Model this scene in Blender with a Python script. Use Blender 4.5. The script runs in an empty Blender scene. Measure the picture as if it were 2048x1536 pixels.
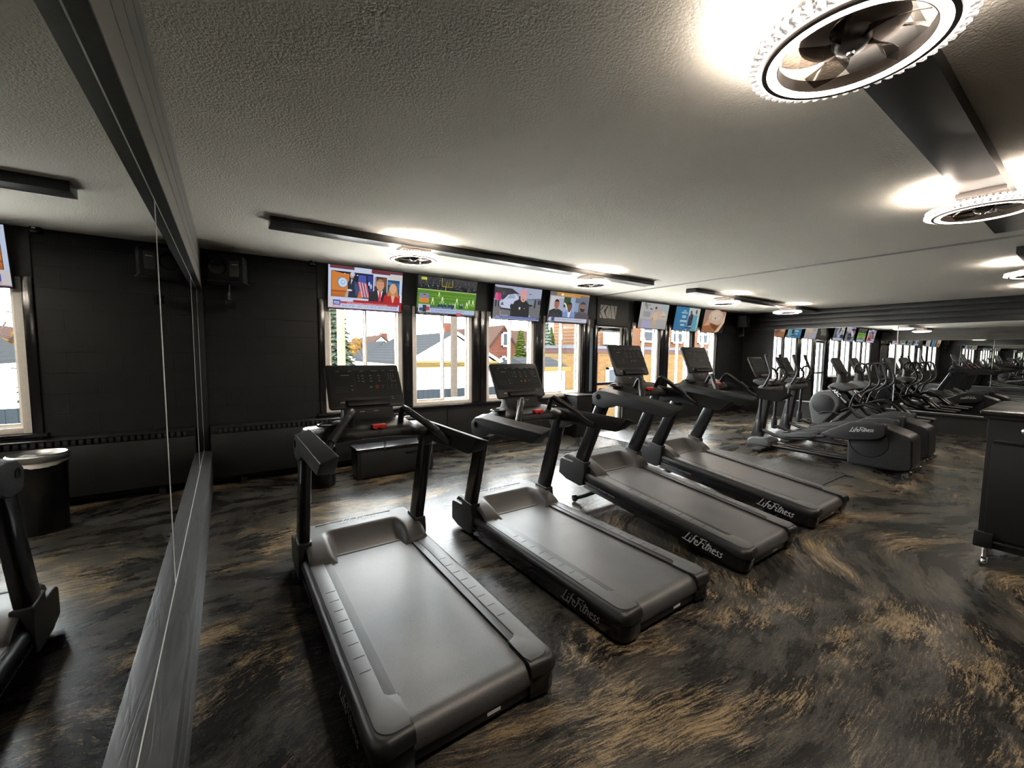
import bpy, bmesh, math, random
from mathutils import Vector, Matrix
random.seed(7)
SC = bpy.context.scene
COL = SC.collection
PI = math.pi

# ------------------------------------------------------------------ helpers
def lin(c):
    c = c / 255.0
    return c / 12.92 if c <= 0.04045 else ((c + 0.055) / 1.055) ** 2.4
def rgb(r, g, b):
    return (lin(r), lin(g), lin(b))

class MB:
    """collects shapes into one mesh"""
    def __init__(s):
        s.bm = bmesh.new()
    def merge(s, t, mi=0, bev=0.0, seg=2, ang=30, xf=None):
        bmesh.ops.remove_doubles(t, verts=t.verts, dist=1e-6)
        bmesh.ops.recalc_face_normals(t, faces=t.faces)
        if bev > 0:
            t.edges.ensure_lookup_table()
            es = [e for e in t.edges if len(e.link_faces) == 2 and e.calc_face_angle(0) > math.radians(ang)]
            if es:
                bmesh.ops.bevel(t, geom=es, offset=bev, segments=seg, profile=0.6, affect='EDGES', clamp_overlap=True)
        for f in t.faces:
            f.material_index = mi
        if xf is not None:
            bmesh.ops.transform(t, matrix=xf, verts=t.verts)
        me = bpy.data.meshes.new('tmp')
        t.to_mesh(me); t.free()
        s.bm.from_mesh(me)
        bpy.data.meshes.remove(me)
        return s
    def box(s, x0, x1, y0, y1, z0, z1, mi=0, bev=0.0, seg=2, xf=None):
        t = bmesh.new()
        v = [t.verts.new((x, y, z)) for x in (x0, x1) for y in (y0, y1) for z in (z0, z1)]
        for f in ((0, 1, 3, 2), (4, 6, 7, 5), (0, 4, 5, 1), (2, 3, 7, 6), (0, 2, 6, 4), (1, 5, 7, 3)):
            t.faces.new([v[i] for i in f])
        return s.merge(t, mi, bev, seg, 30, xf)
    def prism(s, pts, axis, a, b, mi=0, bev=0.0, seg=2, ang=30, xf=None, pts2=None):
        """2-D outline extruded along an axis; axis x: (y,z)  y: (x,z)  z: (x,y)"""
        t = bmesh.new()
        def P(p, w):
            return (w, p[0], p[1]) if axis == 'x' else (p[0], w, p[1]) if axis == 'y' else (p[0], p[1], w)
        A = [t.verts.new(P(p, a)) for p in pts]
        Bv = [t.verts.new(P(p, b)) for p in (pts2 or pts)]
        n = len(pts)
        t.faces.new(A); t.faces.new(Bv[::-1])
        for i in range(n):
            t.faces.new((A[i], Bv[i], Bv[(i + 1) % n], A[(i + 1) % n]))
        return s.merge(t, mi, bev, seg, ang, xf)
    def loft(s, rings, mi=0, cap=True, bev=0.0, closed=False, xf=None):
        t = bmesh.new()
        R = [[t.verts.new(p) for p in r] for r in rings]
        n = len(R[0])
        m = len(R)
        for k in range(m if closed else m - 1):
            a, b = R[k], R[(k + 1) % m]
            for i in range(n):
                t.faces.new((a[i], a[(i + 1) % n], b[(i + 1) % n], b[i]))
        if cap and not closed:
            t.faces.new(R[0][::-1]); t.faces.new(R[-1])
        return s.merge(t, mi, bev, 2, 40, xf)
    def tube(s, pts, r, n=10, mi=0, cap=True, flat=1.0, closed=False, xf=None):
        pts = [Vector(p) for p in pts]
        m = len(pts)
        rr = r if isinstance(r, (list, tuple)) else [r] * m
        rings = []
        up = None
        for i, p in enumerate(pts):
            if closed:
                d = (pts[(i + 1) % m] - pts[i - 1]).normalized()
            else:
                d = (pts[min(i + 1, m - 1)] - pts[max(i - 1, 0)]).normalized()
            if up is None:
                up = Vector((0, 0, 1)) if abs(d.z) < 0.9 else Vector((0, 1, 0))
            u = (up - d * up.dot(d)).normalized()
            w = d.cross(u)
            up = u
            rings.append([p + (u * math.cos(2 * PI * k / n) + w * math.sin(2 * PI * k / n) * flat) * rr[i] for k in range(n)])
        return s.loft(rings, mi, cap, closed=closed, xf=xf)
    def lathe(s, prof, c=(0, 0, 0), n=32, mi=0, axis='z', xf=None, closed=False):
        rings = []
        for k in range(n):
            a = 2 * PI * k / n
            ring = []
            for r, h in prof:
                if axis == 'z':
                    p = (c[0] + r * math.cos(a), c[1] + r * math.sin(a), c[2] + h)
                elif axis == 'x':
                    p = (c[0] + h, c[1] + r * math.cos(a), c[2] + r * math.sin(a))
                else:
                    p = (c[0] + r * math.cos(a), c[1] + h, c[2] + r * math.sin(a))
                ring.append(p)
            rings.append(ring)
        t = bmesh.new()
        R = [[t.verts.new(p) for p in r] for r in rings]
        m = len(prof)
        for k in range(n):
            a, b = R[k], R[(k + 1) % n]
            for i in range(m if closed else m - 1):
                j = (i + 1) % m
                vs = (a[i], b[i], b[j], a[j])
                pr = [tuple(round(q, 6) for q in v.co) for v in vs]
                if len(set(pr)) == 4:
                    t.faces.new(vs)
                elif len(set(pr)) == 3:
                    seen = []; fv = []
                    for v, q in zip(vs, pr):
                        if q not in seen:
                            seen.append(q); fv.append(v)
                    t.faces.new(fv)
        return s.merge(t, mi, 0, 2, 30, xf)
    def ball(s, c, r, mi=0, sx=1, sy=1, sz=1, sub=2, xf=None):
        t = bmesh.new()
        bmesh.ops.create_icosphere(t, subdivisions=sub, radius=r)
        for v in t.verts:
            v.co = Vector((v.co.x * sx + c[0], v.co.y * sy + c[1], v.co.z * sz + c[2]))
        return s.merge(t, mi, 0, 2, 30, xf)
    def polys(s, verts, faces, mi=0):
        t = bmesh.new()
        V = [t.verts.new(v) for v in verts]
        for f in faces:
            try:
                t.faces.new([V[i] for i in f])
            except ValueError:
                pass
        for f in t.faces:
            f.material_index = mi
        me = bpy.data.meshes.new('tmp'); t.to_mesh(me); t.free()
        s.bm.from_mesh(me); bpy.data.meshes.remove(me)
        return s
    def build(s, name, mats, parent=None, smooth=35):
        me = bpy.data.meshes.new(name)
        s.bm.to_mesh(me); s.bm.free()
        if not isinstance(mats, (list, tuple)):
            mats = [mats]
        for m in mats:
            me.materials.append(m)
        if smooth:
            me.polygons.foreach_set('use_smooth', [True] * len(me.polygons))
            me.set_sharp_from_angle(angle=math.radians(smooth))
        o = bpy.data.objects.new(name, me)
        COL.objects.link(o)
        if parent is not None:
            o.parent = parent
        return o

def tag(o, label=None, cat=None, group=None, kind=None):
    if label: o['label'] = label
    if cat: o['category'] = cat
    if group: o['group'] = group
    if kind: o['kind'] = kind
    return o
def thing(name, label, cat, loc=(0, 0, 0), group=None, kind=None, rot=(0, 0, 0)):
    o = bpy.data.objects.new(name, None)
    COL.objects.link(o)
    o.empty_display_size = 0.1
    o.location = loc
    o.rotation_euler = rot
    return tag(o, label, cat, group, kind)
def dup(root, loc, label, rot=None):
    def cp(o, par):
        c = o.copy()
        COL.objects.link(c)
        if par is not None:
            c.parent = par
        for ch in KIDS(o):
            cp(ch, c)
        return c
    r = cp(root, None)
    r.location = loc
    if rot is not None:
        r.rotation_euler = rot
    r['label'] = label
    return r
def KIDS(o):
    return [c for c in bpy.data.objects if c.parent == o]
def struct(mb, name, mats, label=None, smooth=30):
    o = mb.build(name, mats, None, smooth)
    o['kind'] = 'structure'
    if label: o['label'] = label
    return o

# ------------------------------------------------------------------ materials
def newmat(name):
    m = bpy.data.materials.new(name)
    m.use_nodes = True
    nt = m.node_tree
    return m, nt, nt.nodes, nt.links, nt.nodes['Principled BSDF']
def pmat(name, col, rough=0.5, metal=0.0, noise=0.12, nscale=40.0, bump=0.0, bscale=300.0, coat=0.0, spec=0.5, rvar=0.08):
    m, nt, N, L, B = newmat(name)
    tc = N.new('ShaderNodeTexCoord')
    n = N.new('ShaderNodeTexNoise'); n.inputs['Scale'].default_value = nscale; n.inputs['Detail'].default_value = 4
    L.new(tc.outputs['Object'], n.inputs['Vector'])
    mx = N.new('ShaderNodeMix'); mx.data_type = 'RGBA'
    mx.inputs['A'].default_value = (*[c * (1 - noise) for c in col], 1)
    mx.inputs['B'].default_value = (*[min(1, c * (1 + noise)) for c in col], 1)
    L.new(n.outputs['Fac'], mx.inputs['Factor'])
    L.new(mx.outputs['Result'], B.inputs['Base Color'])
    mr = N.new('ShaderNodeMapRange')
    mr.inputs['To Min'].default_value = max(0.02, rough - rvar * rough); mr.inputs['To Max'].default_value = min(1, rough + rvar * rough)
    L.new(n.outputs['Fac'], mr.inputs['Value']); L.new(mr.outputs['Result'], B.inputs['Roughness'])
    B.inputs['Metallic'].default_value = metal
    B.inputs['Specular IOR Level'].default_value = spec
    if coat:
        B.inputs['Coat Weight'].default_value = coat
        B.inputs['Coat Roughness'].default_value = 0.08
    if bump:
        n2 = N.new('ShaderNodeTexNoise'); n2.inputs['Scale'].default_value = bscale; n2.inputs['Detail'].default_value = 3
        L.new(tc.outputs['Object'], n2.inputs['Vector'])
        bp = N.new('ShaderNodeBump'); bp.inputs['Strength'].default_value = bump; bp.inputs['Distance'].default_value = 0.002
        L.new(n2.outputs['Fac'], bp.inputs['Height']); L.new(bp.outputs['Normal'], B.inputs['Normal'])
    return m
def emat(name, col, strength):
    m, nt, N, L, B = newmat(name)
    B.inputs['Base Color'].default_value = (0.8, 0.8, 0.8, 1)
    B.inputs['Emission Color'].default_value = (*col, 1)
    B.inputs['Emission Strength'].default_value = strength
    return m

M = {}
M['black_satin'] = pmat('black_satin', (0.010, 0.010, 0.0107), 0.42, spec=0.4, bump=0.15, bscale=900)
M['black_gloss'] = pmat('black_gloss', (0.006, 0.006, 0.007), 0.2)
M['arm_black'] = pmat('arm_black', (0.009, 0.0092, 0.0096), 0.46, spec=0.22, bump=0.1, bscale=900)
M['grey_plastic'] = pmat('grey_plastic', (0.068, 0.070, 0.072), 0.45, spec=0.3, bump=0.12, bscale=1100)
M['hood_grey'] = pmat('hood_grey', (0.055, 0.054, 0.053), 0.45, spec=0.2, bump=0.05, bscale=1100)
M['charcoal'] = pmat('charcoal', (0.016, 0.016, 0.0166), 0.48, spec=0.3, bump=0.15, bscale=900)
M['deck_strip'] = pmat('deck_strip', (0.010, 0.010, 0.0105), 0.14, spec=0.3)
M['rubber'] = pmat('rubber', (0.012, 0.012, 0.012), 0.7)
M['red'] = pmat('red', rgb(200, 40, 40), 0.45)
M['chrome'] = pmat('chrome', (0.75, 0.75, 0.75), 0.15, metal=1.0)
M['brushed'] = pmat('brushed', (0.55, 0.55, 0.55), 0.3, metal=1.0)
M['silver'] = pmat('silver', (0.5, 0.5, 0.5), 0.4, metal=0.3)
M['decal_grey'] = pmat('decal_grey', (0.3, 0.3, 0.31), 0.5)
M['decal_dim'] = pmat('decal_dim', (0.13, 0.13, 0.135), 0.5)
M['white_label'] = pmat('white_label', (0.7, 0.7, 0.7), 0.6)
M['green'] = pmat('green', rgb(70, 150, 90), 0.5)
M['blue'] = pmat('blue', rgb(75, 75, 150), 0.5)
M['orange_red'] = pmat('orange_red', rgb(190, 70, 45), 0.5)
M['panel_glass'] = pmat('panel_glass', (0.014, 0.014, 0.0145), 0.35, spec=0.4)
M['tick'] = pmat('tick', (0.006, 0.006, 0.006), 0.7)
M['white_vinyl'] = pmat('white_vinyl', (0.74, 0.69, 0.63), 0.4)
M['black_paint'] = pmat('black_paint', (0.0065, 0.0066, 0.007), 0.5, bump=0.25, bscale=120)
M['gloss_paint'] = pmat('gloss_paint', (0.009, 0.009, 0.0095), 0.16, bump=0.12, bscale=25)
M['board_paint'] = pmat('board_paint', (0.015, 0.0145, 0.014), 0.35, bump=0.1, bscale=60)
M['beam_paint'] = pmat('beam_paint', (0.17, 0.163, 0.152), 0.55, bump=0.15, bscale=80)
M['cabinet_black'] = pmat('cabinet_black', (0.0035, 0.0035, 0.0037), 0.5, spec=0.3)
M['grey_board'] = pmat('grey_board', (0.045, 0.042, 0.04), 0.5)
M['liner'] = pmat('liner', (0.75, 0.72, 0.68), 0.5)

def belt_mat():
    m, nt, N, L, B = newmat('belt_rubber')
    tc = N.new('ShaderNodeTexCoord')
    n = N.new('ShaderNodeTexNoise'); n.inputs['Scale'].default_value = 420; n.inputs['Detail'].default_value = 2
    L.new(tc.outputs['Object'], n.inputs['Vector'])
    n1 = N.new('ShaderNodeTexNoise'); n1.inputs['Scale'].default_value = 5; n1.inputs['Detail'].default_value = 3
    L.new(tc.outputs['Object'], n1.inputs['Vector'])
    ad = N.new('ShaderNodeMath'); ad.operation = 'MULTIPLY_ADD'; ad.inputs[1].default_value = 0.25
    L.new(n1.outputs['Fac'], ad.inputs[0]); L.new(n.outputs['Fac'], ad.inputs[2])
    cr = N.new('ShaderNodeValToRGB')
    cr.color_ramp.elements[0].position = 0.42; cr.color_ramp.elements[0].color = (0.024, 0.024, 0.0255, 1)
    cr.color_ramp.elements[1].position = 0.86; cr.color_ramp.elements[1].color = (0.082, 0.082, 0.085, 1)
    L.new(ad.outputs[0], cr.inputs['Fac']); L.new(cr.outputs['Color'], B.inputs['Base Color'])
    B.inputs['Roughness'].default_value = 0.48; B.inputs['Specular IOR Level'].default_value = 0.65
    bp = N.new('ShaderNodeBump'); bp.inputs['Strength'].default_value = 0.3; bp.inputs['Distance'].default_value = 0.001
    L.new(n.outputs['Fac'], bp.inputs['Height']); L.new(bp.outputs['Normal'], B.inputs['Normal'])
    return m
M['belt'] = belt_mat()

def ceiling_mat():
    m, nt, N, L, B = newmat('textured_plaster')
    tc = N.new('ShaderNodeTexCoord')
    n = N.new('ShaderNodeTexNoise'); n.inputs['Scale'].default_value = 85; n.inputs['Detail'].default_value = 2.5; n.inputs['Roughness'].default_value = 0.55
    L.new(tc.outputs['Object'], n.inputs['Vector'])
    mr = N.new('ShaderNodeMapRange'); mr.inputs['From Min'].default_value = 0.36; mr.inputs['From Max'].default_value = 0.62
    L.new(n.outputs['Fac'], mr.inputs['Value'])
    bp = N.new('ShaderNodeBump'); bp.inputs['Strength'].default_value = 0.45; bp.inputs['Distance'].default_value = 0.005
    L.new(mr.outputs['Result'], bp.inputs['Height']); L.new(bp.outputs['Normal'], B.inputs['Normal'])
    n2 = N.new('ShaderNodeTexNoise'); n2.inputs['Scale'].default_value = 1.2; n2.inputs['Detail'].default_value = 3
    L.new(tc.outputs['Object'], n2.inputs['Vector'])
    mx = N.new('ShaderNodeMix'); mx.data_type = 'RGBA'
    mx.inputs['A'].default_value = (0.82, 0.78, 0.70, 1); mx.inputs['B'].default_value = (0.86, 0.825, 0.755, 1)
    L.new(n2.outputs['Fac'], mx.inputs['Factor']); L.new(mx.outputs['Result'], B.inputs['Base Color'])
    B.inputs['Roughness'].default_value = 0.85
    return m
M['ceiling'] = ceiling_mat()

def floor_mat():
    m, nt, N, L, B = newmat('metallic_epoxy')
    tc = N.new('ShaderNodeTexCoord')
    def noise(vec, scale, detail=4, rough=0.5, dist=0.0):
        n = N.new('ShaderNodeTexNoise')
        n.inputs['Scale'].default_value = scale; n.inputs['Detail'].default_value = detail
        n.inputs['Roughness'].default_value = rough; n.inputs['Distortion'].default_value = dist
        L.new(vec, n.inputs['Vector'])
        return n
    def vmath(op, a, b=None, s=None):
        v = N.new('ShaderNodeVectorMath'); v.operation = op
        L.new(a, v.inputs[0])
        if b is not None:
            if hasattr(b, 'links'): L.new(b, v.inputs[1])
            else: v.inputs[1].default_value = b
        if s is not None: v.inputs['Scale'].default_value = s
        return v.outputs[0]
    def ramp(fac, a, b):
        r = N.new('ShaderNodeMapRange'); r.interpolation_type = 'SMOOTHSTEP'
        r.inputs['From Min'].default_value = a; r.inputs['From Max'].default_value = b
        L.new(fac, r.inputs['Value']); return r.outputs['Result']
    def math2(op, a, b):
        q = N.new('ShaderNodeMath'); q.operation = op
        for i, x in enumerate((a, b)):
            if hasattr(x, 'links'): L.new(x, q.inputs[i])
            else: q.inputs[i].default_value = x
        return q.outputs[0]
    P = tc.outputs['Object']
    # broad swirls bend the plane; trowelled streaks and patches follow the bent plane
    w1 = noise(P, 0.40, 1, 0.4)
    off = vmath('SCALE', vmath('SUBTRACT', w1.outputs['Color'], (0.5, 0.5, 0.5)), s=2.4)
    Pw = vmath('ADD', P, off)
    w2 = noise(P, 3.2, 3, 0.5)
    Pw2 = vmath('ADD', Pw, vmath('SCALE', vmath('SUBTRACT', w2.outputs['Color'], (0.5, 0.5, 0.5)), s=0.10))
    def mapped(sx, sy):
        mp = N.new('ShaderNodeMapping'); mp.inputs['Rotation'].default_value = (0, 0, math.radians(-76)); mp.inputs['Scale'].default_value = (sx, sy, 1)
        L.new(Pw2, mp.inputs['Vector']); return mp.outputs['Vector']
    patch = noise(mapped(0.95, 2.4), 1.0, 7, 0.62)
    streak = noise(mapped(8, 80), 1.0, 6, 0.78)
    hair = noise(mapped(34, 330), 1.0, 3, 0.7)
    fuzz = noise(P, 130, 4, 0.75)
    fleck = noise(P, 240, 2, 0.6)
    sk = math2('ADD', math2('SUBTRACT', streak.outputs['Fac'], 0.5), math2('MULTIPLY', math2('SUBTRACT', hair.outputs['Fac'], 0.5), 0.55))
    fz = math2('SUBTRACT', fuzz.outputs['Fac'], 0.5)
    pm = math2('ADD', patch.outputs['Fac'], math2('ADD', math2('MULTIPLY', sk, 0.50), math2('MULTIPLY', fz, 0.22)))
    tan = ramp(pm, 0.53, 0.665)
    grey_n = noise(mapped(1.3, 3.2), 1.7, 6, 0.62)
    gm = math2('ADD', math2('ADD', math2('MULTIPLY', grey_n.outputs['Fac'], 0.9), 0.05), math2('ADD', math2('MULTIPLY', sk, 0.85), math2('MULTIPLY', fz, 0.55)))
    grey = ramp(gm, 0.38, 0.74)
    c1 = N.new('ShaderNodeMix'); c1.data_type = 'RGBA'
    c1.inputs['A'].default_value = (0.009, 0.0088, 0.0086, 1); c1.inputs['B'].default_value = (0.066, 0.061, 0.051, 1)
    L.new(grey, c1.inputs['Factor'])
    tn = N.new('ShaderNodeMix'); tn.data_type = 'RGBA'
    tn.inputs['A'].default_value = (0.075, 0.055, 0.034, 1); tn.inputs['B'].default_value = (0.285, 0.212, 0.122, 1)
    L.new(ramp(math2('ADD', math2('ADD', sk, 0.5), math2('MULTIPLY', fz, 0.4)), 0.30, 0.72), tn.inputs['Factor'])
    c2a = N.new('ShaderNodeMix'); c2a.data_type = 'RGBA'
    L.new(math2('MULTIPLY', tan, 0.85), c2a.inputs['Factor']); L.new(c1.outputs['Result'], c2a.inputs['A']); L.new(tn.outputs['Result'], c2a.inputs['B'])
    c2 = N.new('ShaderNodeMix'); c2.data_type = 'RGBA'
    c2.inputs['B'].default_value = (0.45, 0.40, 0.31, 1)
    L.new(math2('MULTIPLY', ramp(fleck.outputs['Fac'], 0.70, 0.78), 0.6), c2.inputs['Factor']); L.new(c2a.outputs['Result'], c2.inputs['A'])
    L.new(c2.outputs['Result'], B.inputs['Base Color'])
    B.inputs['Metallic'].default_value = 0.0
    rr = N.new('ShaderNodeMapRange'); rr.inputs['To Min'].default_value = 0.20; rr.inputs['To Max'].default_value = 0.36
    L.new(grey_n.outputs['Fac'], rr.inputs['Value']); L.new(rr.outputs['Result'], B.inputs['Roughness'])
    B.inputs['Specular IOR Level'].default_value = 0.16
    bp = N.new('ShaderNodeBump'); bp.inputs['Strength'].default_value = 0.22; bp.inputs['Distance'].default_value = 0.003
    bb = noise(Pw2, 22, 4, 0.55)
    L.new(math2('ADD', bb.outputs['Fac'], math2('MULTIPLY', streak.outputs['Fac'], 0.4)), bp.inputs['Height'])
    L.new(bp.outputs['Normal'], B.inputs['Normal'])
    return m
M['floor'] = floor_mat()

def block_mat():
    m, nt, N, L, B = newmat('painted_block')
    tc = N.new('ShaderNodeTexCoord')
    sp = N.new('ShaderNodeSeparateXYZ'); L.new(tc.outputs['Object'], sp.inputs[0])
    cb = N.new('ShaderNodeCombineXYZ'); L.new(sp.outputs['X'], cb.inputs['X']); L.new(sp.outputs['Z'], cb.inputs['Y'])
    mp = N.new('ShaderNodeMapping'); mp.inputs['Location'].default_value = (0.013, -0.078 + 0.2032, 0)
    L.new(cb.outputs[0], mp.inputs['Vector'])
    br = N.new('ShaderNodeTexBrick')
    br.offset = 0.5
    br.inputs['Scale'].default_value = 1.0; br.inputs['Brick Width'].default_value = 0.406; br.inputs['Row Height'].default_value = 0.2032
    br.inputs['Mortar Size'].default_value = 0.004; br.inputs['Mortar Smooth'].default_value = 0.4
    br.inputs['Color1'].default_value = (0.0075, 0.0077, 0.0082, 1); br.inputs['Color2'].default_value = (0.009, 0.0092, 0.0098, 1)
    br.inputs['Mortar'].default_value = (0.005, 0.005, 0.005, 1)
    L.new(mp.outputs['Vector'], br.inputs['Vector'])
    L.new(br.outputs['Color'], B.inputs['Base Color'])
    n = N.new('ShaderNodeTexNoise'); n.inputs['Scale'].default_value = 120; n.inputs['Detail'].default_value = 4
    L.new(tc.outputs['Object'], n.inputs['Vector'])
    ma = N.new('ShaderNodeMath'); ma.operation = 'MULTIPLY_ADD'; ma.inputs[1].default_value = 0.18
    iv = N.new('ShaderNodeMath'); iv.operation = 'SUBTRACT'; iv.inputs[0].default_value = 1.0
    L.new(br.outputs['Fac'], iv.inputs[1]); L.new(n.outputs['Fac'], ma.inputs[0]); L.new(iv.outputs[0], ma.inputs[2])
    bp = N.new('ShaderNodeBump'); bp.inputs['Strength'].default_value = 0.8; bp.inputs['Distance'].default_value = 0.006
    L.new(ma.outputs[0], bp.inputs['Height']); L.new(bp.outputs['Normal'], B.inputs['Normal'])
    B.inputs['Roughness'].default_value = 0.5; B.inputs['Specular IOR Level'].default_value = 0.3
    return m
M['block'] = block_mat()

def wood_mat():
    m, nt, N, L, B = newmat('stained_wood')
    tc = N.new('ShaderNodeTexCoord')
    mp = N.new('ShaderNodeMapping'); mp.inputs['Scale'].default_value = (9, 0.9, 9)
    L.new(tc.outputs['Object'], mp.inputs['Vector'])
    n = N.new('ShaderNodeTexNoise'); n.inputs['Scale'].default_value = 2.2; n.inputs['Detail'].default_value = 2; n.inputs['Distortion'].default_value = 0.8
    L.new(mp.outputs['Vector'], n.inputs['Vector'])
    w = N.new('ShaderNodeMath'); w.operation = 'MULTIPLY'; w.inputs[1].default_value = 34
    L.new(n.outputs['Fac'], w.inputs[0])
    sn = N.new('ShaderNodeMath'); sn.operation = 'SINE'; L.new(w.outputs[0], sn.inputs[0])
    mr = N.new('ShaderNodeMapRange'); mr.inputs['From Min'].default_value = -1; mr.inputs['From Max'].default_value = 0.6
    L.new(sn.outputs[0], mr.inputs['Value'])
    mx = N.new('ShaderNodeMix'); mx.data_type = 'RGBA'
    mx.inputs['A'].default_value = (0.018, 0.018, 0.019, 1); mx.inputs['B'].default_value = (0.032, 0.032, 0.034, 1)
    L.new(mr.outputs['Result'], mx.inputs['Factor']); L.new(mx.outputs['Result'], B.inputs['Base Color'])
    B.inputs['Roughness'].default_value = 0.45
    bp = N.new('ShaderNodeBump'); bp.inputs['Strength'].default_value = 0.2; bp.inputs['Distance'].default_value = 0.002
    L.new(mr.outputs['Result'], bp.inputs['Height']); L.new(bp.outputs['Normal'], B.inputs['Normal'])
    return m
M['wood'] = wood_mat()

def mirror_mat(name, col=(0.86, 0.88, 0.865)):
    m, nt, N, L, B = newmat(name)
    tc = N.new('ShaderNodeTexCoord')
    n = N.new('ShaderNodeTexNoise'); n.inputs['Scale'].default_value = 3
    L.new(tc.outputs['Object'], n.inputs['Vector'])
    mx = N.new('ShaderNodeMix'); mx.data_type = 'RGBA'
    mx.inputs['A'].default_value = (*col, 1); mx.inputs['B'].default_value = (*[c * 0.985 for c in col], 1)
    L.new(n.outputs['Fac'], mx.inputs['Factor']); L.new(mx.outputs['Result'], B.inputs['Base Color'])
    B.inputs['Metallic'].default_value = 1.0
    B.inputs['Roughness'].default_value = 0.0
    return m
M['mirror'] = mirror_mat('mirror_silver')
M['mirror_edge'] = pmat('mirror_edge', (0.86, 0.92, 0.88), 0.3, metal=0.25)

def glass_mat(name, tint=(0.97, 0.98, 0.97), ior=1.35):
    m, nt, N, L, B = newmat(name)
    N.remove(B)
    out = N['Material Output']
    tr = N.new('ShaderNodeBsdfTransparent'); tr.inputs['Color'].default_value = (*tint, 1)
    gl = N.new('ShaderNodeBsdfGlossy'); gl.inputs['Roughness'].default_value = 0.02
    lw = N.new('ShaderNodeLayerWeight'); lw.inputs['Blend'].default_value = 0.5
    pw = N.new('ShaderNodeMath'); pw.operation = 'POWER'; pw.inputs[1].default_value = 5.0; L.new(lw.outputs['Facing'], pw.inputs[0])
    fr = N.new('ShaderNodeMath'); fr.operation = 'MULTIPLY_ADD'; fr.inputs[1].default_value = 0.95; fr.inputs[2].default_value = 0.035; L.new(pw.outputs[0], fr.inputs[0])
    mx = N.new('ShaderNodeMixShader')
    L.new(fr.outputs[0], mx.inputs[0]); L.new(tr.outputs[0], mx.inputs[1]); L.new(gl.outputs[0], mx.inputs[2])
    L.new(mx.outputs[0], out.inputs['Surface'])
    return m
M['glass'] = glass_mat('window_glass')
M['smoke'] = glass_mat('smoked_acrylic', (0.42, 0.39, 0.36), 1.45)

def frosted_mat():
    m, nt, N, L, B = newmat('frosted_pane')
    out = N['Material Output']
    tc = N.new('ShaderNodeTexCoord')
    n = N.new('ShaderNodeTexNoise'); n.inputs['Scale'].default_value = 6
    L.new(tc.outputs['Object'], n.inputs['Vector'])
    cr = N.new('ShaderNodeMix'); cr.data_type = 'RGBA'
    cr.inputs['A'].default_value = (0.12, 0.13, 0.135, 1); cr.inputs['B'].default_value = (0.16, 0.175, 0.18, 1)
    L.new(n.outputs['Fac'], cr.inputs['Factor'])
    t = N.new('ShaderNodeBsdfTranslucent'); L.new(cr.outputs['Result'], t.inputs['Color'])
    B.inputs['Base Color'].default_value = (0.25, 0.27, 0.28, 1); B.inputs['Roughness'].default_value = 0.3
    mx = N.new('ShaderNodeMixShader'); mx.inputs[0].default_value = 0.65
    L.new(B.outputs[0], mx.inputs[1]); L.new(t.outputs[0], mx.inputs[2]); L.new(mx.outputs[0], out.inputs['Surface'])
    return m
M['frosted'] = frosted_mat()

def screen_mat():
    m, nt, N, L, B = newmat('screen_picture')
    at = N.new('ShaderNodeAttribute'); at.attribute_name = 'col'
    B.inputs['Base Color'].default_value = (0.01, 0.01, 0.01, 1)
    B.inputs['Roughness'].default_value = 0.5
    L.new(at.outputs['Color'], B.inputs['Emission Color'])
    B.inputs['Emission Strength'].default_value = 0.40
    return m
M['screen'] = screen_mat()

# ------------------------------------------------------------------ flat artwork
_tc = {}
def text2d(txt, bold=0.0):
    """outline of a line of text, height 1, starting at x=0"""
    if (txt, bold) in _tc:
        return _tc[(txt, bold)]
    cu = bpy.data.curves.new('txt', 'FONT'); cu.body = txt; cu.size = 1.0; cu.offset = bold
    cu.resolution_u = 2
    o = bpy.data.objects.new('txt', cu); COL.objects.link(o)
    dg = bpy.context.evaluated_depsgraph_get()
    me = bpy.data.meshes.new_from_object(o.evaluated_get(dg))
    V = [(v.co.x, v.co.y) for v in me.vertices]; F = [tuple(p.vertices) for p in me.polygons]
    bpy.data.objects.remove(o); bpy.data.curves.remove(cu); bpy.data.meshes.remove(me)
    x0 = min(v[0] for v in V) if V else 0
    w = (max(v[0] for v in V) - x0) if V else 1
    V = [(v[0] - x0, v[1]) for v in V]
    _tc[(txt, bold)] = (V, F, w)
    return V, F, w
def ribbon2d(pts, w):
    V = []; F = []
    n = len(pts)
    for i, p in enumerate(pts):
        a = pts[max(0, i - 1)]; b = pts[min(n - 1, i + 1)]
        dx, dy = b[0] - a[0], b[1] - a[1]
        l = math.hypot(dx, dy) or 1
        V += [(p[0] - dy / l * w / 2, p[1] + dx / l * w / 2), (p[0] + dy / l * w / 2, p[1] - dx / l * w / 2)]
    for i in range(n - 1):
        F.append((2 * i, 2 * i + 1, 2 * i + 3, 2 * i + 2))
    return V, F
def ell(cx, cy, rx, ry, n=20, a0=0, a1=2 * PI):
    return [(cx + rx * math.cos(a0 + (a1 - a0) * k / n), cy + ry * math.sin(a0 + (a1 - a0) * k / n)) for k in range(n + (0 if abs(a1 - a0 - 2 * PI) < 1e-6 else 1))]

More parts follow.
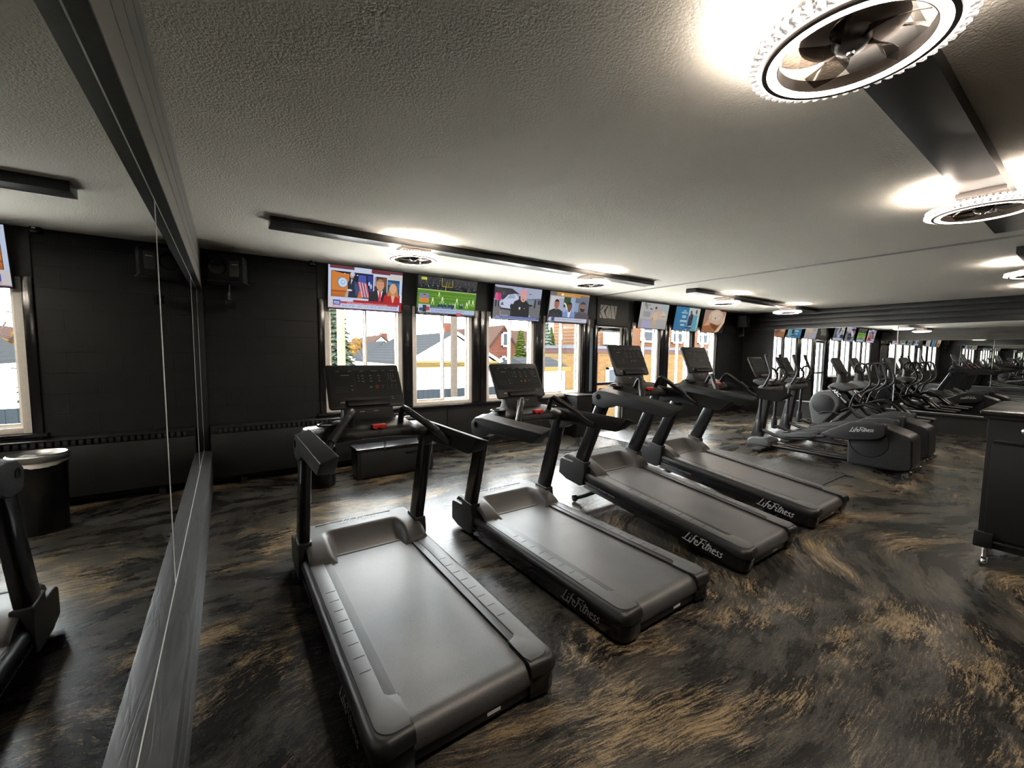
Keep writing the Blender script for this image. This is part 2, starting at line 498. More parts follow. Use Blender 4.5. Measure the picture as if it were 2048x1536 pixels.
class Art:
    """flat coloured shapes in a w x h frame, stacked in paper-thin layers"""
    def __init__(s, w=1.0, h=1.0):
        s.w, s.h = w, h; s.items = []; s.layer = 0
    def poly(s, pts, c, hold=False):
        if not hold: s.layer += 1
        s.items.append(([(p[0] * s.w, p[1] * s.h) for p in pts], [tuple(range(len(pts)))], c, s.layer)); return s
    def rect(s, x0, y0, x1, y1, c, hold=False):
        return s.poly([(x0, y0), (x1, y0), (x1, y1), (x0, y1)], c, hold)
    def ell(s, cx, cy, rx, ry, c, hold=False, n=20):
        return s.poly(ell(cx, cy, rx, ry, n), c, hold)
    def line(s, pts, w, c, hold=False):
        if not hold: s.layer += 1
        V, F = ribbon2d([(p[0] * s.w, p[1] * s.h) for p in pts], w * s.h)
        s.items.append((V, F, c, s.layer)); return s
    def text(s, txt, x, y, h, c, width=None, shear=0.0, bold=0.0):
        """text with cap height h (fraction of frame height) from x,y; squeezed to width if given"""
        s.layer += 1
        V, F, w = text2d(txt, bold)
        sy = h * s.h / 0.72
        sx = sy if width is None else width * s.w / w
        s.items.append(([(x * s.w + (v[0] + v[1] * shear) * sx, y * s.h + v[1] * sy) for v in V], F, c, s.layer)); return s
    def build(s, name, mat, parent, O, U, V, Nn, step=0.0003, colour=True):
        O, U, V, Nn = Vector(O), Vector(U), Vector(V), Vector(Nn)
        vs = []; fs = []; cs = []
        for pts, F, c, l in s.items:
            b = len(vs)
            vs += [O + U * p[0] + V * p[1] + Nn * (l * step) for p in pts]
            for f in F:
                fs.append(tuple(i + b for i in f)); cs.append(c)
        me = bpy.data.meshes.new(name)
        me.from_pydata([tuple(v) for v in vs], [], fs)
        if colour:
            at = me.color_attributes.new('col', 'FLOAT_COLOR', 'CORNER')
            k = 0
            for p, c in zip(me.polygons, cs):
                for _ in range(p.loop_total):
                    at.data[k].color = (*c, 1); k += 1
        me.materials.append(mat)
        me.validate()
        o = bpy.data.objects.new(name, me); COL.objects.link(o)
        if parent is not None: o.parent = parent
        return o

# brush-script lettering drawn as strokes (cap height 1)
def _arc(cx, cy, rx, ry, a0, a1, n=8):
    return [(cx + rx * math.cos(math.radians(a0 + (a1 - a0) * k / n)), cy + ry * math.sin(math.radians(a0 + (a1 - a0) * k / n))) for k in range(n + 1)]
SCRIPT = {
 'L': ([[(0.26, 1.0), (0.20, 0.7), (0.06, 0.03)], [(-0.14, 0.05), (0.10, 0.02), (0.58, 0.0)]], 0.46),
 'i': ([[(0.05, 0.52), (0.03, 0.12), (0.10, 0.02), (0.2, 0.1)], [(0.07, 0.70), (0.11, 0.76)]], 0.22),
 'f': ([[(0.34, 0.94), (0.24, 1.0), (0.14, 0.85), (0.06, 0.1), (-0.02, -0.12)], [(0.0, 0.50), (0.30, 0.54)]], 0.28),
 'e': ([[(0.04, 0.28), (0.24, 0.34)] + _arc(0.16, 0.34, 0.11, 0.18, 0, 180) + _arc(0.17, 0.26, 0.12, 0.24, 180, 320)], 0.34),
 'F': ([[(0.22, 0.92), (0.10, 0.15), (-0.02, -0.05)], [(0.0, 0.86), (0.2, 0.95), (0.62, 0.95)], [(0.10, 0.5), (0.44, 0.53)]], 0.46),
 't': ([[(0.14, 0.86), (0.06, 0.14), (0.13, 0.02), (0.22, 0.1)], [(-0.02, 0.60), (0.40, 0.66)]], 0.26),
 'n': ([[(0.04, 0.5), (0.02, 0.02)], [(0.03, 0.3), (0.12, 0.48), (0.22, 0.5), (0.25, 0.36), (0.24, 0.08), (0.32, 0.02)]], 0.36),
 's': ([[(0.24, 0.46), (0.14, 0.52), (0.06, 0.42), (0.12, 0.30), (0.22, 0.22), (0.2, 0.06), (0.1, 0.0), (0.0, 0.06)]], 0.30),
}
def script_word(txt, shear=0.28, weight=0.105):
    V = []; F = []; x = 0
    for ch in txt:
        st, adv = SCRIPT[ch]
        for pl in st:
            v, f = ribbon2d([(x + p[0] + p[1] * shear, p[1]) for p in pl], weight)
            b = len(V); V += v; F += [tuple(i + b for i in q) for q in f]
        x += adv
    return V, F, x
def script_logo(name, mat, parent, O, U, V, width):
    """brand lettering lying on a face; O lower left, U along, V up (unit vectors)"""
    vs, fs, w = script_word('LifeFitness')
    k = width / w
    O, U, V = Vector(O), Vector(U), Vector(V)
    mb = MB()
    mb.polys([O + U * p[0] * k + V * p[1] * k * 0.85 for p in vs], fs)
    return mb.build(name, mat, parent, 0)
# ------------------------------------------------------------------ room shell
H = 2.655          # ceiling height
YW = 5.78          # window wall
XM = -0.236        # left mirror plane
XR = 11.80         # right mirror plane
YF = -4.0          # wall behind the camera

struct(MB().box(-0.6, 12.1, YF - 0.2, YW + 0.25, -0.12, 0.0), 'floor', M['floor'], 'swirled black and tan glossy epoxy floor')
struct(MB().box(-0.6, 12.1, YF - 0.2, YW + 0.25, H, H + 0.12), 'ceiling', M['ceiling'], 'grey textured plaster ceiling')
struct(MB().box(-0.5, XM - 0.018, YF, YW + 0.2, 0, H), 'wall_left', M['black_paint'], 'black wall behind the long left mirror')
struct(MB().box(-0.5, 12.0, YF - 0.15, YF, 0, H), 'wall_front', M['black_paint'])
wr = MB().box(XR + 0.012, XR + 0.2, YF, YW + 0.2, 0, H)
struct(wr, 'wall_right', M['black_paint'], 'dark far wall with shiplap boards above its mirror')
# shiplap boards over the right mirror
sb = MB()
for k in range(4):
    z0 = 2.2 + k * 0.114
    sb.box(XR - 0.012, XR + 0.012, YF, YW, z0 + 0.004, z0 + 0.110, 0, 0.003)
struct(sb, 'trim_1', M['board_paint'], 'dark horizontal shiplap boards above the far mirror')
lb = MB().box(XR - 0.08, XR + 0.012, YF, 5.0, 0.36, 0.40, 0, 0.004).box(XR - 0.02, XR + 0.012, YF, YW, 0.0, 0.36)
struct(lb, 'trim_2', M['board_paint'], 'dark ledge under the far mirror')
struct(MB().box(XR - 0.012, XR + 0.012, 5.0, YW, 0.36, 2.2), 'trim_3', M['block'])

WIN = [(1.06, 2.09), (2.235, 3.235), (3.49, 4.475), (4.67, 5.62), (7.08, 8.02), (8.36, 9.26), (9.40, 10.36)]
SIDE = (5.835, 5.965)
DOOR = (6.05, 6.82)
ZS, ZT = 0.735, 2.20
opens = sorted([(a, b, ZS, ZT) for a, b in WIN] + [(SIDE[0], SIDE[1], 0.775, 2.045), (DOOR[0], DOOR[1], 0.0, 2.08)])
wb = MB()
x = -0.5
Y1 = YW + 0.17
for a, b, z0, z1 in opens:
    wb.box(x, a, YW, Y1, 0, H, 0 if a < 1.2 else 1)
    if z0 > 0: wb.box(a, b, YW, Y1, 0, z0, 1)
    wb.box(a, b, YW, Y1, z1, H, 1)
    x = b
wb.box(x, 12.0, YW, Y1, 0, H, 0)
struct(wb, 'wall_back', [M['block'], M['black_paint']], 'black painted block wall with a row of windows')
# glossy casing boards between the windows
cas = [(0.985, 1.06), (2.09, 2.235), (3.235, 3.35), (3.375, 3.49), (4.475, 4.67), (5.62, 5.70), (5.725, 5.835), (5.965, 6.05), (6.82, 6.93), (6.95, 7.08), (8.02, 8.18), (8.20, 8.36), (9.26, 9.40), (10.36, 10.44)]
n = 4
for a, b in cas:
    lo = 0.0 if 5.9 < a < 6.9 else ZS
    struct(MB().box(a + 0.002, b - 0.002, YW - 0.028, YW, lo, 2.2 if not 5.9 < a < 6.9 else 2.085, 0, 0.004), 'trim_%d' % n, M['gloss_paint'], 'glossy black upright casing beside the windows')
    n += 1
struct(MB().box(0.985, 10.44, YW - 0.02, YW, 2.202, H, 0, 0.003), 'trim_%d' % n, M['black_paint'], 'black header board above the windows'); n += 1
struct(MB().box(0.95, 5.97, YW - 0.075, YW + 0.02, ZS - 0.035, ZS - 0.002, 0, 0.006), 'trim_%d' % n, M['gloss_paint'], 'glossy black window sill left of the door'); n += 1
struct(MB().box(6.94, 10.48, YW - 0.075, YW + 0.02, ZS - 0.035, ZS - 0.002, 0, 0.006), 'trim_%d' % n, M['gloss_paint'], 'glossy black window sill right of the door'); n += 1
# panel joints on the low wall
pj = MB()
for a, b in ((1.0, 2.79), (2.80, 4.30), (4.31, 5.96)):
    pj.box(a, b - 0.01, YW - 0.014, YW, 0.10, ZS - 0.036, 0, 0.003)
struct(pj, 'trim_%d' % n, M['black_paint'], 'black panels under the windows'); n += 1
struct(MB().box(-0.18, 5.96, YW - 0.02, YW, 0.0, 0.09, 0, 0.004), 'baseboard_back', M['gloss_paint'])
M['vinyl_dark'] = pmat('vinyl_dark', (0.30, 0.28, 0.27), 0.4)
# ceiling seam strip and the pale strip along the window wall
struct(MB().box(6.005, 6.035, YF, YW - 0.02, H - 0.014, H, 0, 0.002), 'trim_%d' % n, M['vinyl_dark'], 'thin strip covering the ceiling joint'); n += 1
struct(MB().box(6.04, 7.10, YW - 0.05, YW - 0.022, H - 0.022, H, 0, 0.004), 'trim_%d' % n, pmat('pale_strip', (0.4, 0.39, 0.37), 0.3, metal=0.4), 'pale metal strip at the top of the window wall'); n += 1

# left wall: boards over the mirror, ledge below it
bm_ = MB()
for z0, z1 in ((2.205, 2.338), (2.344, 2.455), (2.461, 2.570), (2.576, H)):
    bm_.box(XM - 0.02, -0.190, YF, YW, z0, z1, 0, 0.003)
bm_.box(XM - 0.02, -0.193, YF, YW, 2.2035, 2.2045, 1)  # added thin black sheet paints the shade under the boards
struct(bm_, 'trim_%d' % n, [M['beam_paint'], M['black_paint']], 'dark stacked boards running above the left mirror'); n += 1
lg = MB().box(XM - 0.02, -0.158, YF, YW, 0.388, 0.410, 0, 0.002)
for z0, z1 in ((0.0, 0.13), (0.135, 0.255), (0.26, 0.383)):
    lg.box(XM - 0.02, -0.166, YF, YW, z0, z1, 0, 0.003)
struct(lg, 'trim_%d' % n, M['wood'], 'dark stained wooden ledge under the left mirror'); n += 1
struct(MB().box(XM - 0.02, -0.186, 5.735, YW, 0.412, 2.203, 0, 0.003), 'trim_%d' % n, M['black_paint'], 'black upright board at the end of the left mirror'); n += 1

# ------------------------------------------------------------------ mirrors
def mirror_panel(name, xface, y0, y1, z0, z1, sgn, label, group):
    """silvered sheet with a polished edge; sgn: +1 faces +x"""
    t = thing(name, label, 'mirror', (xface, (y0 + y1) / 2, z0), group)
    yc = (y0 + y1) / 2
    b = 0.005
    MB().box(-0.008 if sgn > 0 else 0, 0 if sgn > 0 else 0.008, y0 - yc + b, y1 - yc - b, b, z1 - z0 - b).build('mirror_glass', M['mirror'], t, 0)
    e = MB()
    d0, d1 = (-0.008, 0.0015) if sgn > 0 else (-0.0015, 0.008)
    h = z1 - z0
    hw = (y1 - y0) / 2
    e.box(d0, d1, -hw, hw, 0, b); e.box(d0, d1, -hw, hw, h - b, h)
    e.box(d0, d1, -hw, -hw + b, b, h - b); e.box(d0, d1, hw - b, hw, b, h - b)
    e.build('polished_edge', M['mirror_edge'], t, 0)
    return t
mirror_panel('wall_mirror', XM, 4.787, 5.733, 0.412, 2.203, 1, 'narrow mirror panel on left wall, in the corner by the window wall', 'mirror panels on the left wall')
mirror_panel('wall_mirror', XM, 2.472, 4.781, 0.412, 2.203, 1, 'middle mirror panel on the left wall, between the two bright seams', 'mirror panels on the left wall')
mirror_panel('wall_mirror', XM, 0.157, 2.466, 0.412, 2.203, 1, 'mirror panel on left wall nearest the camera', 'mirror panels on the left wall')
mirror_panel('wall_mirror', XR, 2.583, 4.998, 0.402, 2.198, -1, 'far wall mirror panel behind the elliptical machines', 'mirror panels on the far wall')
mirror_panel('wall_mirror', XR, 0.163, 2.578, 0.402, 2.198, -1, 'far wall mirror panel behind the black cabinet', 'mirror panels on the far wall')

# ------------------------------------------------------------------ windows
for i, (a, b) in enumerate(WIN):
    w = thing('window_%d' % (i + 1), 'sliding window %s' % ['behind the leftmost treadmill', 'with the garage gable in view', 'showing the cone shaped green tree', 'left of the glass door', 'right of the glass door', 'second right of the glass door', 'furthest right'][i], None, ((a + b) / 2, YW, ZS), None, 'structure')
    hw = (b - a) / 2; h = ZT - ZS
    fw = 0.062
    f = MB()
    y0, y1 = 0.004, 0.10
    f.box(-hw, -hw + fw, y0, y1, 0, h, 0, 0.004); f.box(hw - fw, hw, y0, y1, 0, h, 0, 0.004)
    f.box(-hw + fw, hw - fw, y0, y1, 0, 0.055, 0, 0.004); f.box(-hw + fw, hw - fw, y0, y1, h - fw, h, 0, 0.004)
    f.box(-hw + fw, hw - fw, y0 + 0.02, y1, 0.055, 0.07, 0, 0.002)
    f.build('window_frame', M['white_vinyl'], w)
    L0, L1, Z0, Z1 = -hw + fw, hw - fw, 0.07, h - fw
    def sash(x0, x1, yy, nm):
        s = MB(); t = 0.022
        s.box(x0, x0 + t, yy, yy + 0.025, Z0, Z1, 0, 0.003); s.box(x1 - t, x1, yy, yy + 0.025, Z0, Z1, 0, 0.003)
        s.box(x0 + t, x1 - t, yy, yy + 0.025, Z0, Z0 + t, 0, 0.003); s.box(x0 + t, x1 - t, yy, yy + 0.025, Z1 - t, Z1, 0, 0.003)
        so = s.build('sash', M['white_vinyl'], w)
        MB().box(x0 + t, x1 - t, yy + 0.010, yy + 0.014, Z0 + t, Z1 - t).build('pane', M['glass'], so, 0)
        return so
    sash(L0, 0.028, 0.034, 'left')
    sash(-0.012, L1, 0.062, 'right')
    MB().box(0.012, 0.030, 0.022, 0.036, h * 0.72, h * 0.72 + 0.10, 0, 0.004).build('latch', M['white_vinyl'], w)
# narrow frosted side light
w = thing('window_8', 'narrow grey frosted side light left of the glass door', None, ((SIDE[0] + SIDE[1]) / 2, YW, 0.775), None, 'structure')
hw = (SIDE[1] - SIDE[0]) / 2
MB().box(-hw, -hw + 0.008, 0.0, 0.05, 0, 1.27).box(hw - 0.008, hw, 0.0, 0.05, 0, 1.27).box(-hw, hw, 0.0, 0.05, 0, 0.01).box(-hw, hw, 0, 0.05, 1.26, 1.27).build('window_frame', M['gloss_paint'], w)
MB().box(-hw + 0.008, hw - 0.008, 0.02, 0.028, 0.01, 1.26).build('pane', M['frosted'], w, 0)
# glass door
d = thing('door_1', 'glass door with a push bar in the window wall', None, ((DOOR[0] + DOOR[1]) / 2, YW, 0), None, 'structure')
hw = (DOOR[1] - DOOR[0]) / 2
f = MB()
f.box(-hw, -hw + 0.03, 0.03, 0.08, 0.0, 2.07, 0, 0.004); f.box(hw - 0.075, hw, 0.03, 0.08, 0.0, 2.07, 0, 0.004)
f.box(-hw + 0.03, hw - 0.075, 0.03, 0.08, 1.97, 2.07, 0, 0.004); f.box(-hw + 0.03, hw - 0.075, 0.03, 0.08, 0.0, 0.16, 0, 0.004)
f.build('door_frame', M['white_vinyl'], d)
MB().box(-hw + 0.03, hw - 0.075, 0.052, 0.058, 0.16, 1.97).build('glass_panel', M['glass'], d, 0)
pb = MB().box(-hw + 0.02, hw - 0.05, -0.03, 0.0, 0.90, 0.96, 0, 0.008).box(-hw + 0.03, -hw + 0.07, 0.0, 0.032, 0.91, 0.95).box(hw - 0.07, hw - 0.03, 0.0, 0.032, 0.91, 0.95)
pb.build('push_bar', M['charcoal'], d)
cl = MB().box(-hw + 0.05, hw - 0.15, -0.05, 0.03, 2.0, 2.055, 0, 0.006).tube([(0.1, -0.03, 2.0), (0.0, -0.10, 1.985), (-0.2, -0.06, 1.985), (-0.28, 0.02, 1.99)], 0.008, 8)
cl.build('door_closer', M['black_gloss'], d)
MB().box(hw + 0.128, hw + 0.136, -0.030, -0.024, 1.1, 2.03).build('edge_highlight', M['silver'], d)  # silver strip drawn as the bright highlight along the door edge

# logo sign over the door
s = thing('door_sign', 'dark sign board with silver angular K W lettering above the glass door', 'sign', (6.0, YW - 0.022, 2.10))
MB().box(0, 0.93, -0.016, 0, 0.0, 0.53, 0, 0.003).build('sign_board', M['grey_board'], s)
A = Art(0.50, 0.262)
for pts in ([(0.05, 1), (0.25, 1), (0.03, 0.63)], [(0.29, 1), (0.46, 1), (0.22, 0.54), (0.40, 0.0), (0.20, 0.0), (0.02, 0.5)],
            [(0.50, 1), (0.57, 0.99), (0.43, 0.02), (0.36, 0.24), (0.33, 0.5)], [(0.0, 0.42), (0.13, 0.02), (0.0, 0.02)],
            [(0.60, 0.88), (0.69, 0.02), (0.50, 0.02)], [(0.62, 1), (0.79, 1), (0.91, 0.0), (0.72, 0.0)], [(0.84, 1), (1.0, 1), (0.92, 0.14)], [(0.44, 0.02), (0.49, 0.02), (0.585, 0.9), (0.575, 0.99)]):
    A.poly(pts, (0.4, 0.4, 0.4), True)
A.build('lettering', pmat('sign_silver', (0.42, 0.40, 0.39), 0.45, metal=0.2), s, (0.07, -0.0175, 0.135), (1, 0, 0), (0, 0, 1), (0, -1, 0), 0.0003, False)
# ------------------------------------------------------------------ treadmills
def smooth(t):
    t = max(0.0, min(1.0, t)); return t * t * (3 - 2 * t)
def make_treadmill(label, loc):
    T = thing('treadmill', label, 'treadmill', loc, 'treadmills in a row')
    # --- running deck sides: rounded in plan at the rear, rounded along the outer top edge
    for s in (-1, 1):
        r = 0.07
        plan = [(0.27, 1.56), (0.27, 0.165), (0.262, 0.15), (0.262, -0.012)]
        plan += [(0.425 - r + r * math.sin(a), -0.022 + r - r * math.cos(a)) for a in [k * PI / 2 / 8 for k in range(9)]]
        plan += [(0.425, 1.56)]
        plan = [(s * p[0], p[1]) for p in plan]
        rail = MB()
        low = [(p[0] * (1 if abs(p[0]) < 0.3 else 0.985), p[1] + (0.012 if p[1] < 0.09 else 0)) for p in plan]
        rail.prism(low, 'z', 0.022, 0.118, 1, 0.006)
        # upper shell with a big soft outer edge
        rings = []
        def inset(d, z):
            out = []
            for p in plan:
                x = abs(p[0]); y = p[1]
                if x > 0.275 or y < 0.16:
                    cx = min(x, 0.425 - r); cy = max(y, r - 0.022)
                    if y >= 1.5: cy = y
                    dx, dy = x - cx, y - cy
                    l = math.hypot(dx, dy)
                    if x <= 0.275:
                        out.append((p[0], y + d if y < 0.16 else y, z)); continue
                    if l > 1e-6:
                        x -= dx / l * d; y -= dy / l * d
                out.append((s * x, y, z))
            return out
        for d, z in ((0.006, 0.118), (0.0, 0.126), (0.0, 0.142), (0.004, 0.160), (0.013, 0.174), (0.024, 0.181), (0.034, 0.183)):
            rings.append(inset(d, z))
        rail.loft(rings, 0)
        ro = rail.build('side_rail', [M['black_satin'], M['black_gloss']], T, 40)
        # brand lettering on the outer face
        if s < 0:
            script_logo('rail_lettering', M['silver'], ro, (-0.4265, 0.455, 0.054), (0, -1, 0), (0, 0, 1), 0.305)
            ft = Art(); ft.text('FlexDeck Shock Absorption System', 0, 0, 0.016, (1, 1, 1), 0.39)
            ft.build('shock_lettering', M['decal_grey'], ro, (-0.4265, 1.55, 0.082), (0, -1, 0), (0, 0, 1), (-1, 0, 0), 0.0003, False)
        else:
            script_logo('rail_lettering', M['silver'], ro, (0.4265, 0.15, 0.054), (0, 1, 0), (0, 0, 1), 0.305)
        # standing surface with grip slots
        fp = MB()
        top = [(0.312, 1.50), (0.312, 0.20), (0.30, 0.185), (0.268, 0.172), (0.262, 0.15), (0.262, 0.055), (0.275, 0.014)] 
        top += [(0.39 - 0.06 + 0.06 * math.sin(a), 0.014 + 0.06 - 0.06 * math.cos(a)) for a in [k * PI / 2 / 6 for k in range(7)]]
        top += [(0.39, 1.50)]
        fp.prism([(s * p[0], p[1]) for p in top], 'z', 0.170, 0.1865, 0, 0.0025, 2)
        for k in range(8):
            y = 0.357 + 0.1 * k
            fp.box(s * 0.318, s * 0.366, y - 0.0022, y + 0.0022, 0.186, 0.1872, 1)
        fp.build('foot_rail', [M['grey_plastic'], M['tick']], T)
        # sloping inner lip beside the belt and the bright deck edge
        MB().prism([(s * 0.312, 0.183), (s * 0.312, 0.168), (s * 0.300, 0.168)], 'y', 0.20, 1.47, 0).build('rail_lip', M['black_satin'], T)
        MB().box(s * 0.273, s * 0.302, 0.19, 1.47, 0.15, 0.1645).build('deck_edge', M['deck_strip'], T)
        # rear foot and front wheel under the frame
        MB().lathe([(0, 0), (0.025, 0), (0.025, 0.014), (0.012, 0.016), (0.012, 0.03), (0, 0.03)], (s * 0.35, 0.13, 0.0), 16).build('levelling_foot', M['rubber'], T)
    # --- belt
    prof = [(1.53, 0.150), (1.53, 0.1685), (0.075, 0.1685)]
    prof += [(0.06 - 0.062 * math.sin(a), 0.1065 + 0.062 * math.cos(a)) for a in [k * PI / 10 for k in range(11)]]
    prof += [(0.10, 0.0445), (0.10, 0.06), (0.10, 0.150)]
    MB().prism(prof, 'x', -0.268, 0.268).build('running_belt', M['belt'], T, 40)
    bc = MB().prism([(0.012, 0.03), (0.012, 0.072), (0.05, 0.044), (0.30, 0.044), (0.30, 0.03)], 'x', -0.262, 0.262, 0, 0.003)
    rc = bc.build('rear_cover', M['black_satin'], T)
    MB().box(0.05, 0.115, 0.0095, 0.0115, 0.046, 0.060).build('rating_sticker', M['white_label'], T)
    MB().box(-0.30, 0.30, 0.12, 1.62, 0.062, 0.145).build('under_frame', M['black_gloss'], T)
    # --- motor hood (height field with a scooped rear edge)
    nx, ny = 64, 44
    X = [-0.392 + 0.784 * i / nx for i in range(nx + 1)]
    Yv = [1.405 + 0.515 * j / ny for j in range(ny + 1)]
    def hz(x, y):
        ax = abs(x)
        t = (y - 1.50) / 0.205
        scoop = 0.160 + 0.112 * (max(0, min(1, t)) ** 1.7)
        t2 = max(0.0, min(1.0, (y - 1.405) / 0.26))
        lobe = 0.188 + 0.082 * (1 - (1 - t2) ** 2.2)
        k = smooth((ax - 0.205) / 0.065)
        z = scoop * (1 - k) + lobe * k
        if y > 1.70: z = max(z, 0.272) if ax < 0.2 else max(z, 0.268)
        if y < 1.43 and ax > 0.24: z -= 0.018 * (1 - (y - 1.405) / 0.025)
        e = max(0, (y - 1.86) / 0.06)
        z -= 0.05 * e ** 2.2
        e2 = max(0, (ax - 0.372) / 0.02)
        z -= 0.012 * e2 ** 2
        return z
    verts = [(x, y, hz(x, y)) for y in Yv for x in X]
    W = nx + 1
    faces = [(j * W + i, j * W + i + 1, (j + 1) * W + i + 1, (j + 1) * W + i) for j in range(ny) for i in range(nx)]
    # walls down to the underside
    per = list(range(W)) + [j * W + nx for j in range(1, ny + 1)] + [ny * W + i for i in range(nx - 1, -1, -1)] + [j * W for j in range(ny - 1, 0, -1)]
    base = len(verts)
    for q in per:
        v = verts[q]; verts.append((v[0], v[1], 0.155 if v[1] < 1.5 else 0.05))
    for a in range(len(per)):
        b = (a + 1) % len(per)
        faces.append((per[b], per[a], base + a, base + b))
    hood = MB().polys(verts, faces).build('motor_hood', M['hood_grey'], T, 50)
    script_logo('hood_lettering', M['decal_dim'], hood, (-0.13, 1.790, 0.2735), (1, 0, 0), (0, 1, 0), 0.27)
    MB().box(-0.29, 0.25, 1.832, 1.848, 0.262, 0.2732).build('vent_slot', M['tick'], hood)
    MB().box(-0.27, 0.27, 1.498, 1.512, 0.15, 0.171).build('belt_gap', M['tick'], hood)
    # --- upright bases, uprights, hand rails
    for s in (-1, 1):
        prof = [(1.918, 0.055), (1.918, 0.205), (1.895, 0.225), (1.735, 0.235), (1.722, 0.292), (1.560, 0.282), (1.545, 0.19), (1.56, 0.05), (1.60, 0.025), (1.80, 0.025)]
        MB().prism(prof, 'x', s * 0.355, s * 0.438, 0, 0.010, 3).build('upright_base', M['charcoal'], T, 40)
        def ring(y, z, d, w, tilt):
            pts = []
            for k in range(20):
                a = 2 * PI * k / 20
                c, q = math.cos(a), math.sin(a)
                px = w / 2 * (abs(c) ** 0.45) * (1 if c > 0 else -1)
                py = d / 2 * (abs(q) ** 0.45) * (1 if q > 0 else -1)
                pts.append((s * 0.397 + px, y + py, z + py * tilt))
            return pts
        up = MB().loft([ring(1.645, 0.20, 0.142, 0.072, 0.0), ring(1.640, 0.285, 0.142, 0.072, 0.15), ring(1.462, 0.86, 0.128, 0.068, 0.2), ring(1.43, 0.955, 0.128, 0.068, 0.2)])
        up.build('upright', M['black_gloss'], T, 40)
        ri, ro_ = 0.366, 0.447
        pr = [(0.645, 1.052), (0.66, 1.056), (1.40, 1.056), (1.49, 1.045), (1.545, 1.005), (1.552, 0.955), (1.535, 0.885), (1.50, 0.872), (1.40, 0.872), (1.345, 0.888), (1.27, 0.925), (1.18, 0.928), (0.765, 0.940), (0.735, 0.95)]
        def edge(p, out):
            if not out: return p
            dz = -0.026 if p[1] > 1.0 else (0.006 if p[1] < 0.96 and p[0] < 1.2 else 0)
            return (p[0], p[1] + dz)
        pin = [edge(p, False) for p in pr]; pout = [edge(p, True) for p in pr]
        arm = MB().prism(pin, 'x', s * ri, s * ro_, 0, 0.010, 3, 40, None, pout)
        ao = arm.build('hand_rail', M['arm_black'], T, 45)
        ring_ = MB().lathe([(0.026, 0), (0.026, 0.0015), (0, 0.0015), (0, 0)] if False else [(0.0, 0.0), (0.024, 0.0), (0.026, -0.003)], (s * 0.4475, 1.47, 0.965), 20, 0, 'x')
        ring_.build('pivot_cap', M['black_gloss'], ao)
        # slanted grip bar
        pts = [(s * 0.372, 0.985, 0.965), (s * 0.352, 1.05, 0.992), (s * 0.26, 1.145, 1.085), (s * 0.176, 1.228, 1.160), (s * 0.164, 1.246, 1.170), (s * 0.158, 1.268, 1.160), (s * 0.157, 1.285, 1.125), (s * 0.157, 1.30, 1.07)]
        gb = MB().tube(pts, [0.020, 0.021, 0.021, 0.021, 0.021, 0.020, 0.019, 0.019], 14).build('grip_bar', M['black_satin'], T, 60)
        pd = MB()
        pd.tube([(s * 0.318, 1.077, 1.030), (s * 0.262, 1.134, 1.086)], 0.0232, 14)
        pd.build('pulse_sensor', M['charcoal'], gb)
        kb = MB()
        for q in (0.0, 0.5, 1.0):
            kb.ball((s * (0.19 - 0.02 * q), 1.196 + 0.022 * q, 1.152 + 0.018 * q), 0.005, 0)
        kb.build('speed_keys', M['silver'], gb)
    # --- dash between the hand rails
    rings = []
    NX = 28
    for i in range(NX + 1):
        x = -0.37 + 0.74 * i / NX
        b = smooth((0.30 - abs(x)) / 0.10)
        c = 1 - (abs(x) / 0.37) ** 2
        yf = 1.555
        yr = 1.315 - 0.075 * b
        zt = 1.040 + 0.050 * b
        zb = 0.945 + 0.035 * c
        ring = []
        for k in range(24):
            a = 2 * PI * k / 24
            cc, q = math.cos(a), math.sin(a)
            e = 0.55
            yy = (yf + yr) / 2 + (yf - yr) / 2 * (abs(cc) ** e) * (1 if cc > 0 else -1)
            zz = (zt + zb) / 2 + (zt - zb) / 2 * (abs(q) ** e) * (1 if q > 0 else -1)
            if yy < 1.40 and zz > (zt + zb) / 2: zz -= (1.40 - yy) * 0.16
            ring.append((x, yy, zz))
        rings.append(ring)
    dash = MB().loft(rings).build('dash', M['charcoal'], T, 60)
    for s in (-1, 1):
        MB().lathe([(0.050, 0.0), (0.062, 0.0), (0.064, 0.007), (0.058, 0.011), (0.050, 0.008), (0.050, 0.0)], (s * 0.268, 1.425, 1.068), 28, 0, 'z').build('cup_holder', M['black_gloss'], dash)
        MB().lathe([(0, 0), (0.05, 0)], (s * 0.268, 1.425, 1.0705), 28).build('cup_well', M['tick'], dash)
    clip = MB().prism([(-0.042, 1.080), (0.042, 1.080), (0.042, 1.062), (0.030, 1.052), (0.012, 1.052), (0.008, 1.060), (-0.008, 1.060), (-0.012, 1.052), (-0.030, 1.052), (-0.042, 1.062)], 'y', 1.232, 1.268, 0, 0.003)
    co = clip.build('safety_clip', M['red'], T)
    MB().tube([(0, 1.228, 1.055), (0.01, 1.215, 1.02), (0.03, 1.215, 0.98), (0.034, 1.218, 0.92), (0.028, 1.218, 0.90), (0.022, 1.218, 0.93), (0.024, 1.225, 0.975)], 0.0025, 6).build('lanyard', M['rubber'], co)
    # --- console
    nk = MB().loft([[(-0.185, 1.40, 1.07), (0.185, 1.40, 1.07), (0.185, 1.55, 1.045), (-0.185, 1.55, 1.045)],
                    [(-0.165, 1.452, 1.12), (0.165, 1.452, 1.12), (0.165, 1.54, 1.12), (-0.165, 1.54, 1.12)],
                    [(-0.165, 1.475, 1.20), (0.165, 1.475, 1.20), (0.165, 1.565, 1.24), (-0.165, 1.565, 1.24)]], 0, True, 0.012)
    nko = nk.build('console_neck', M['charcoal'], T)
    for q in (-0.045, 0.045):
        MB().box(q - 0.016, q + 0.016, 1.4555, 1.4600, 1.135, 1.140).build('headphone_jack', M['silver'], nko)
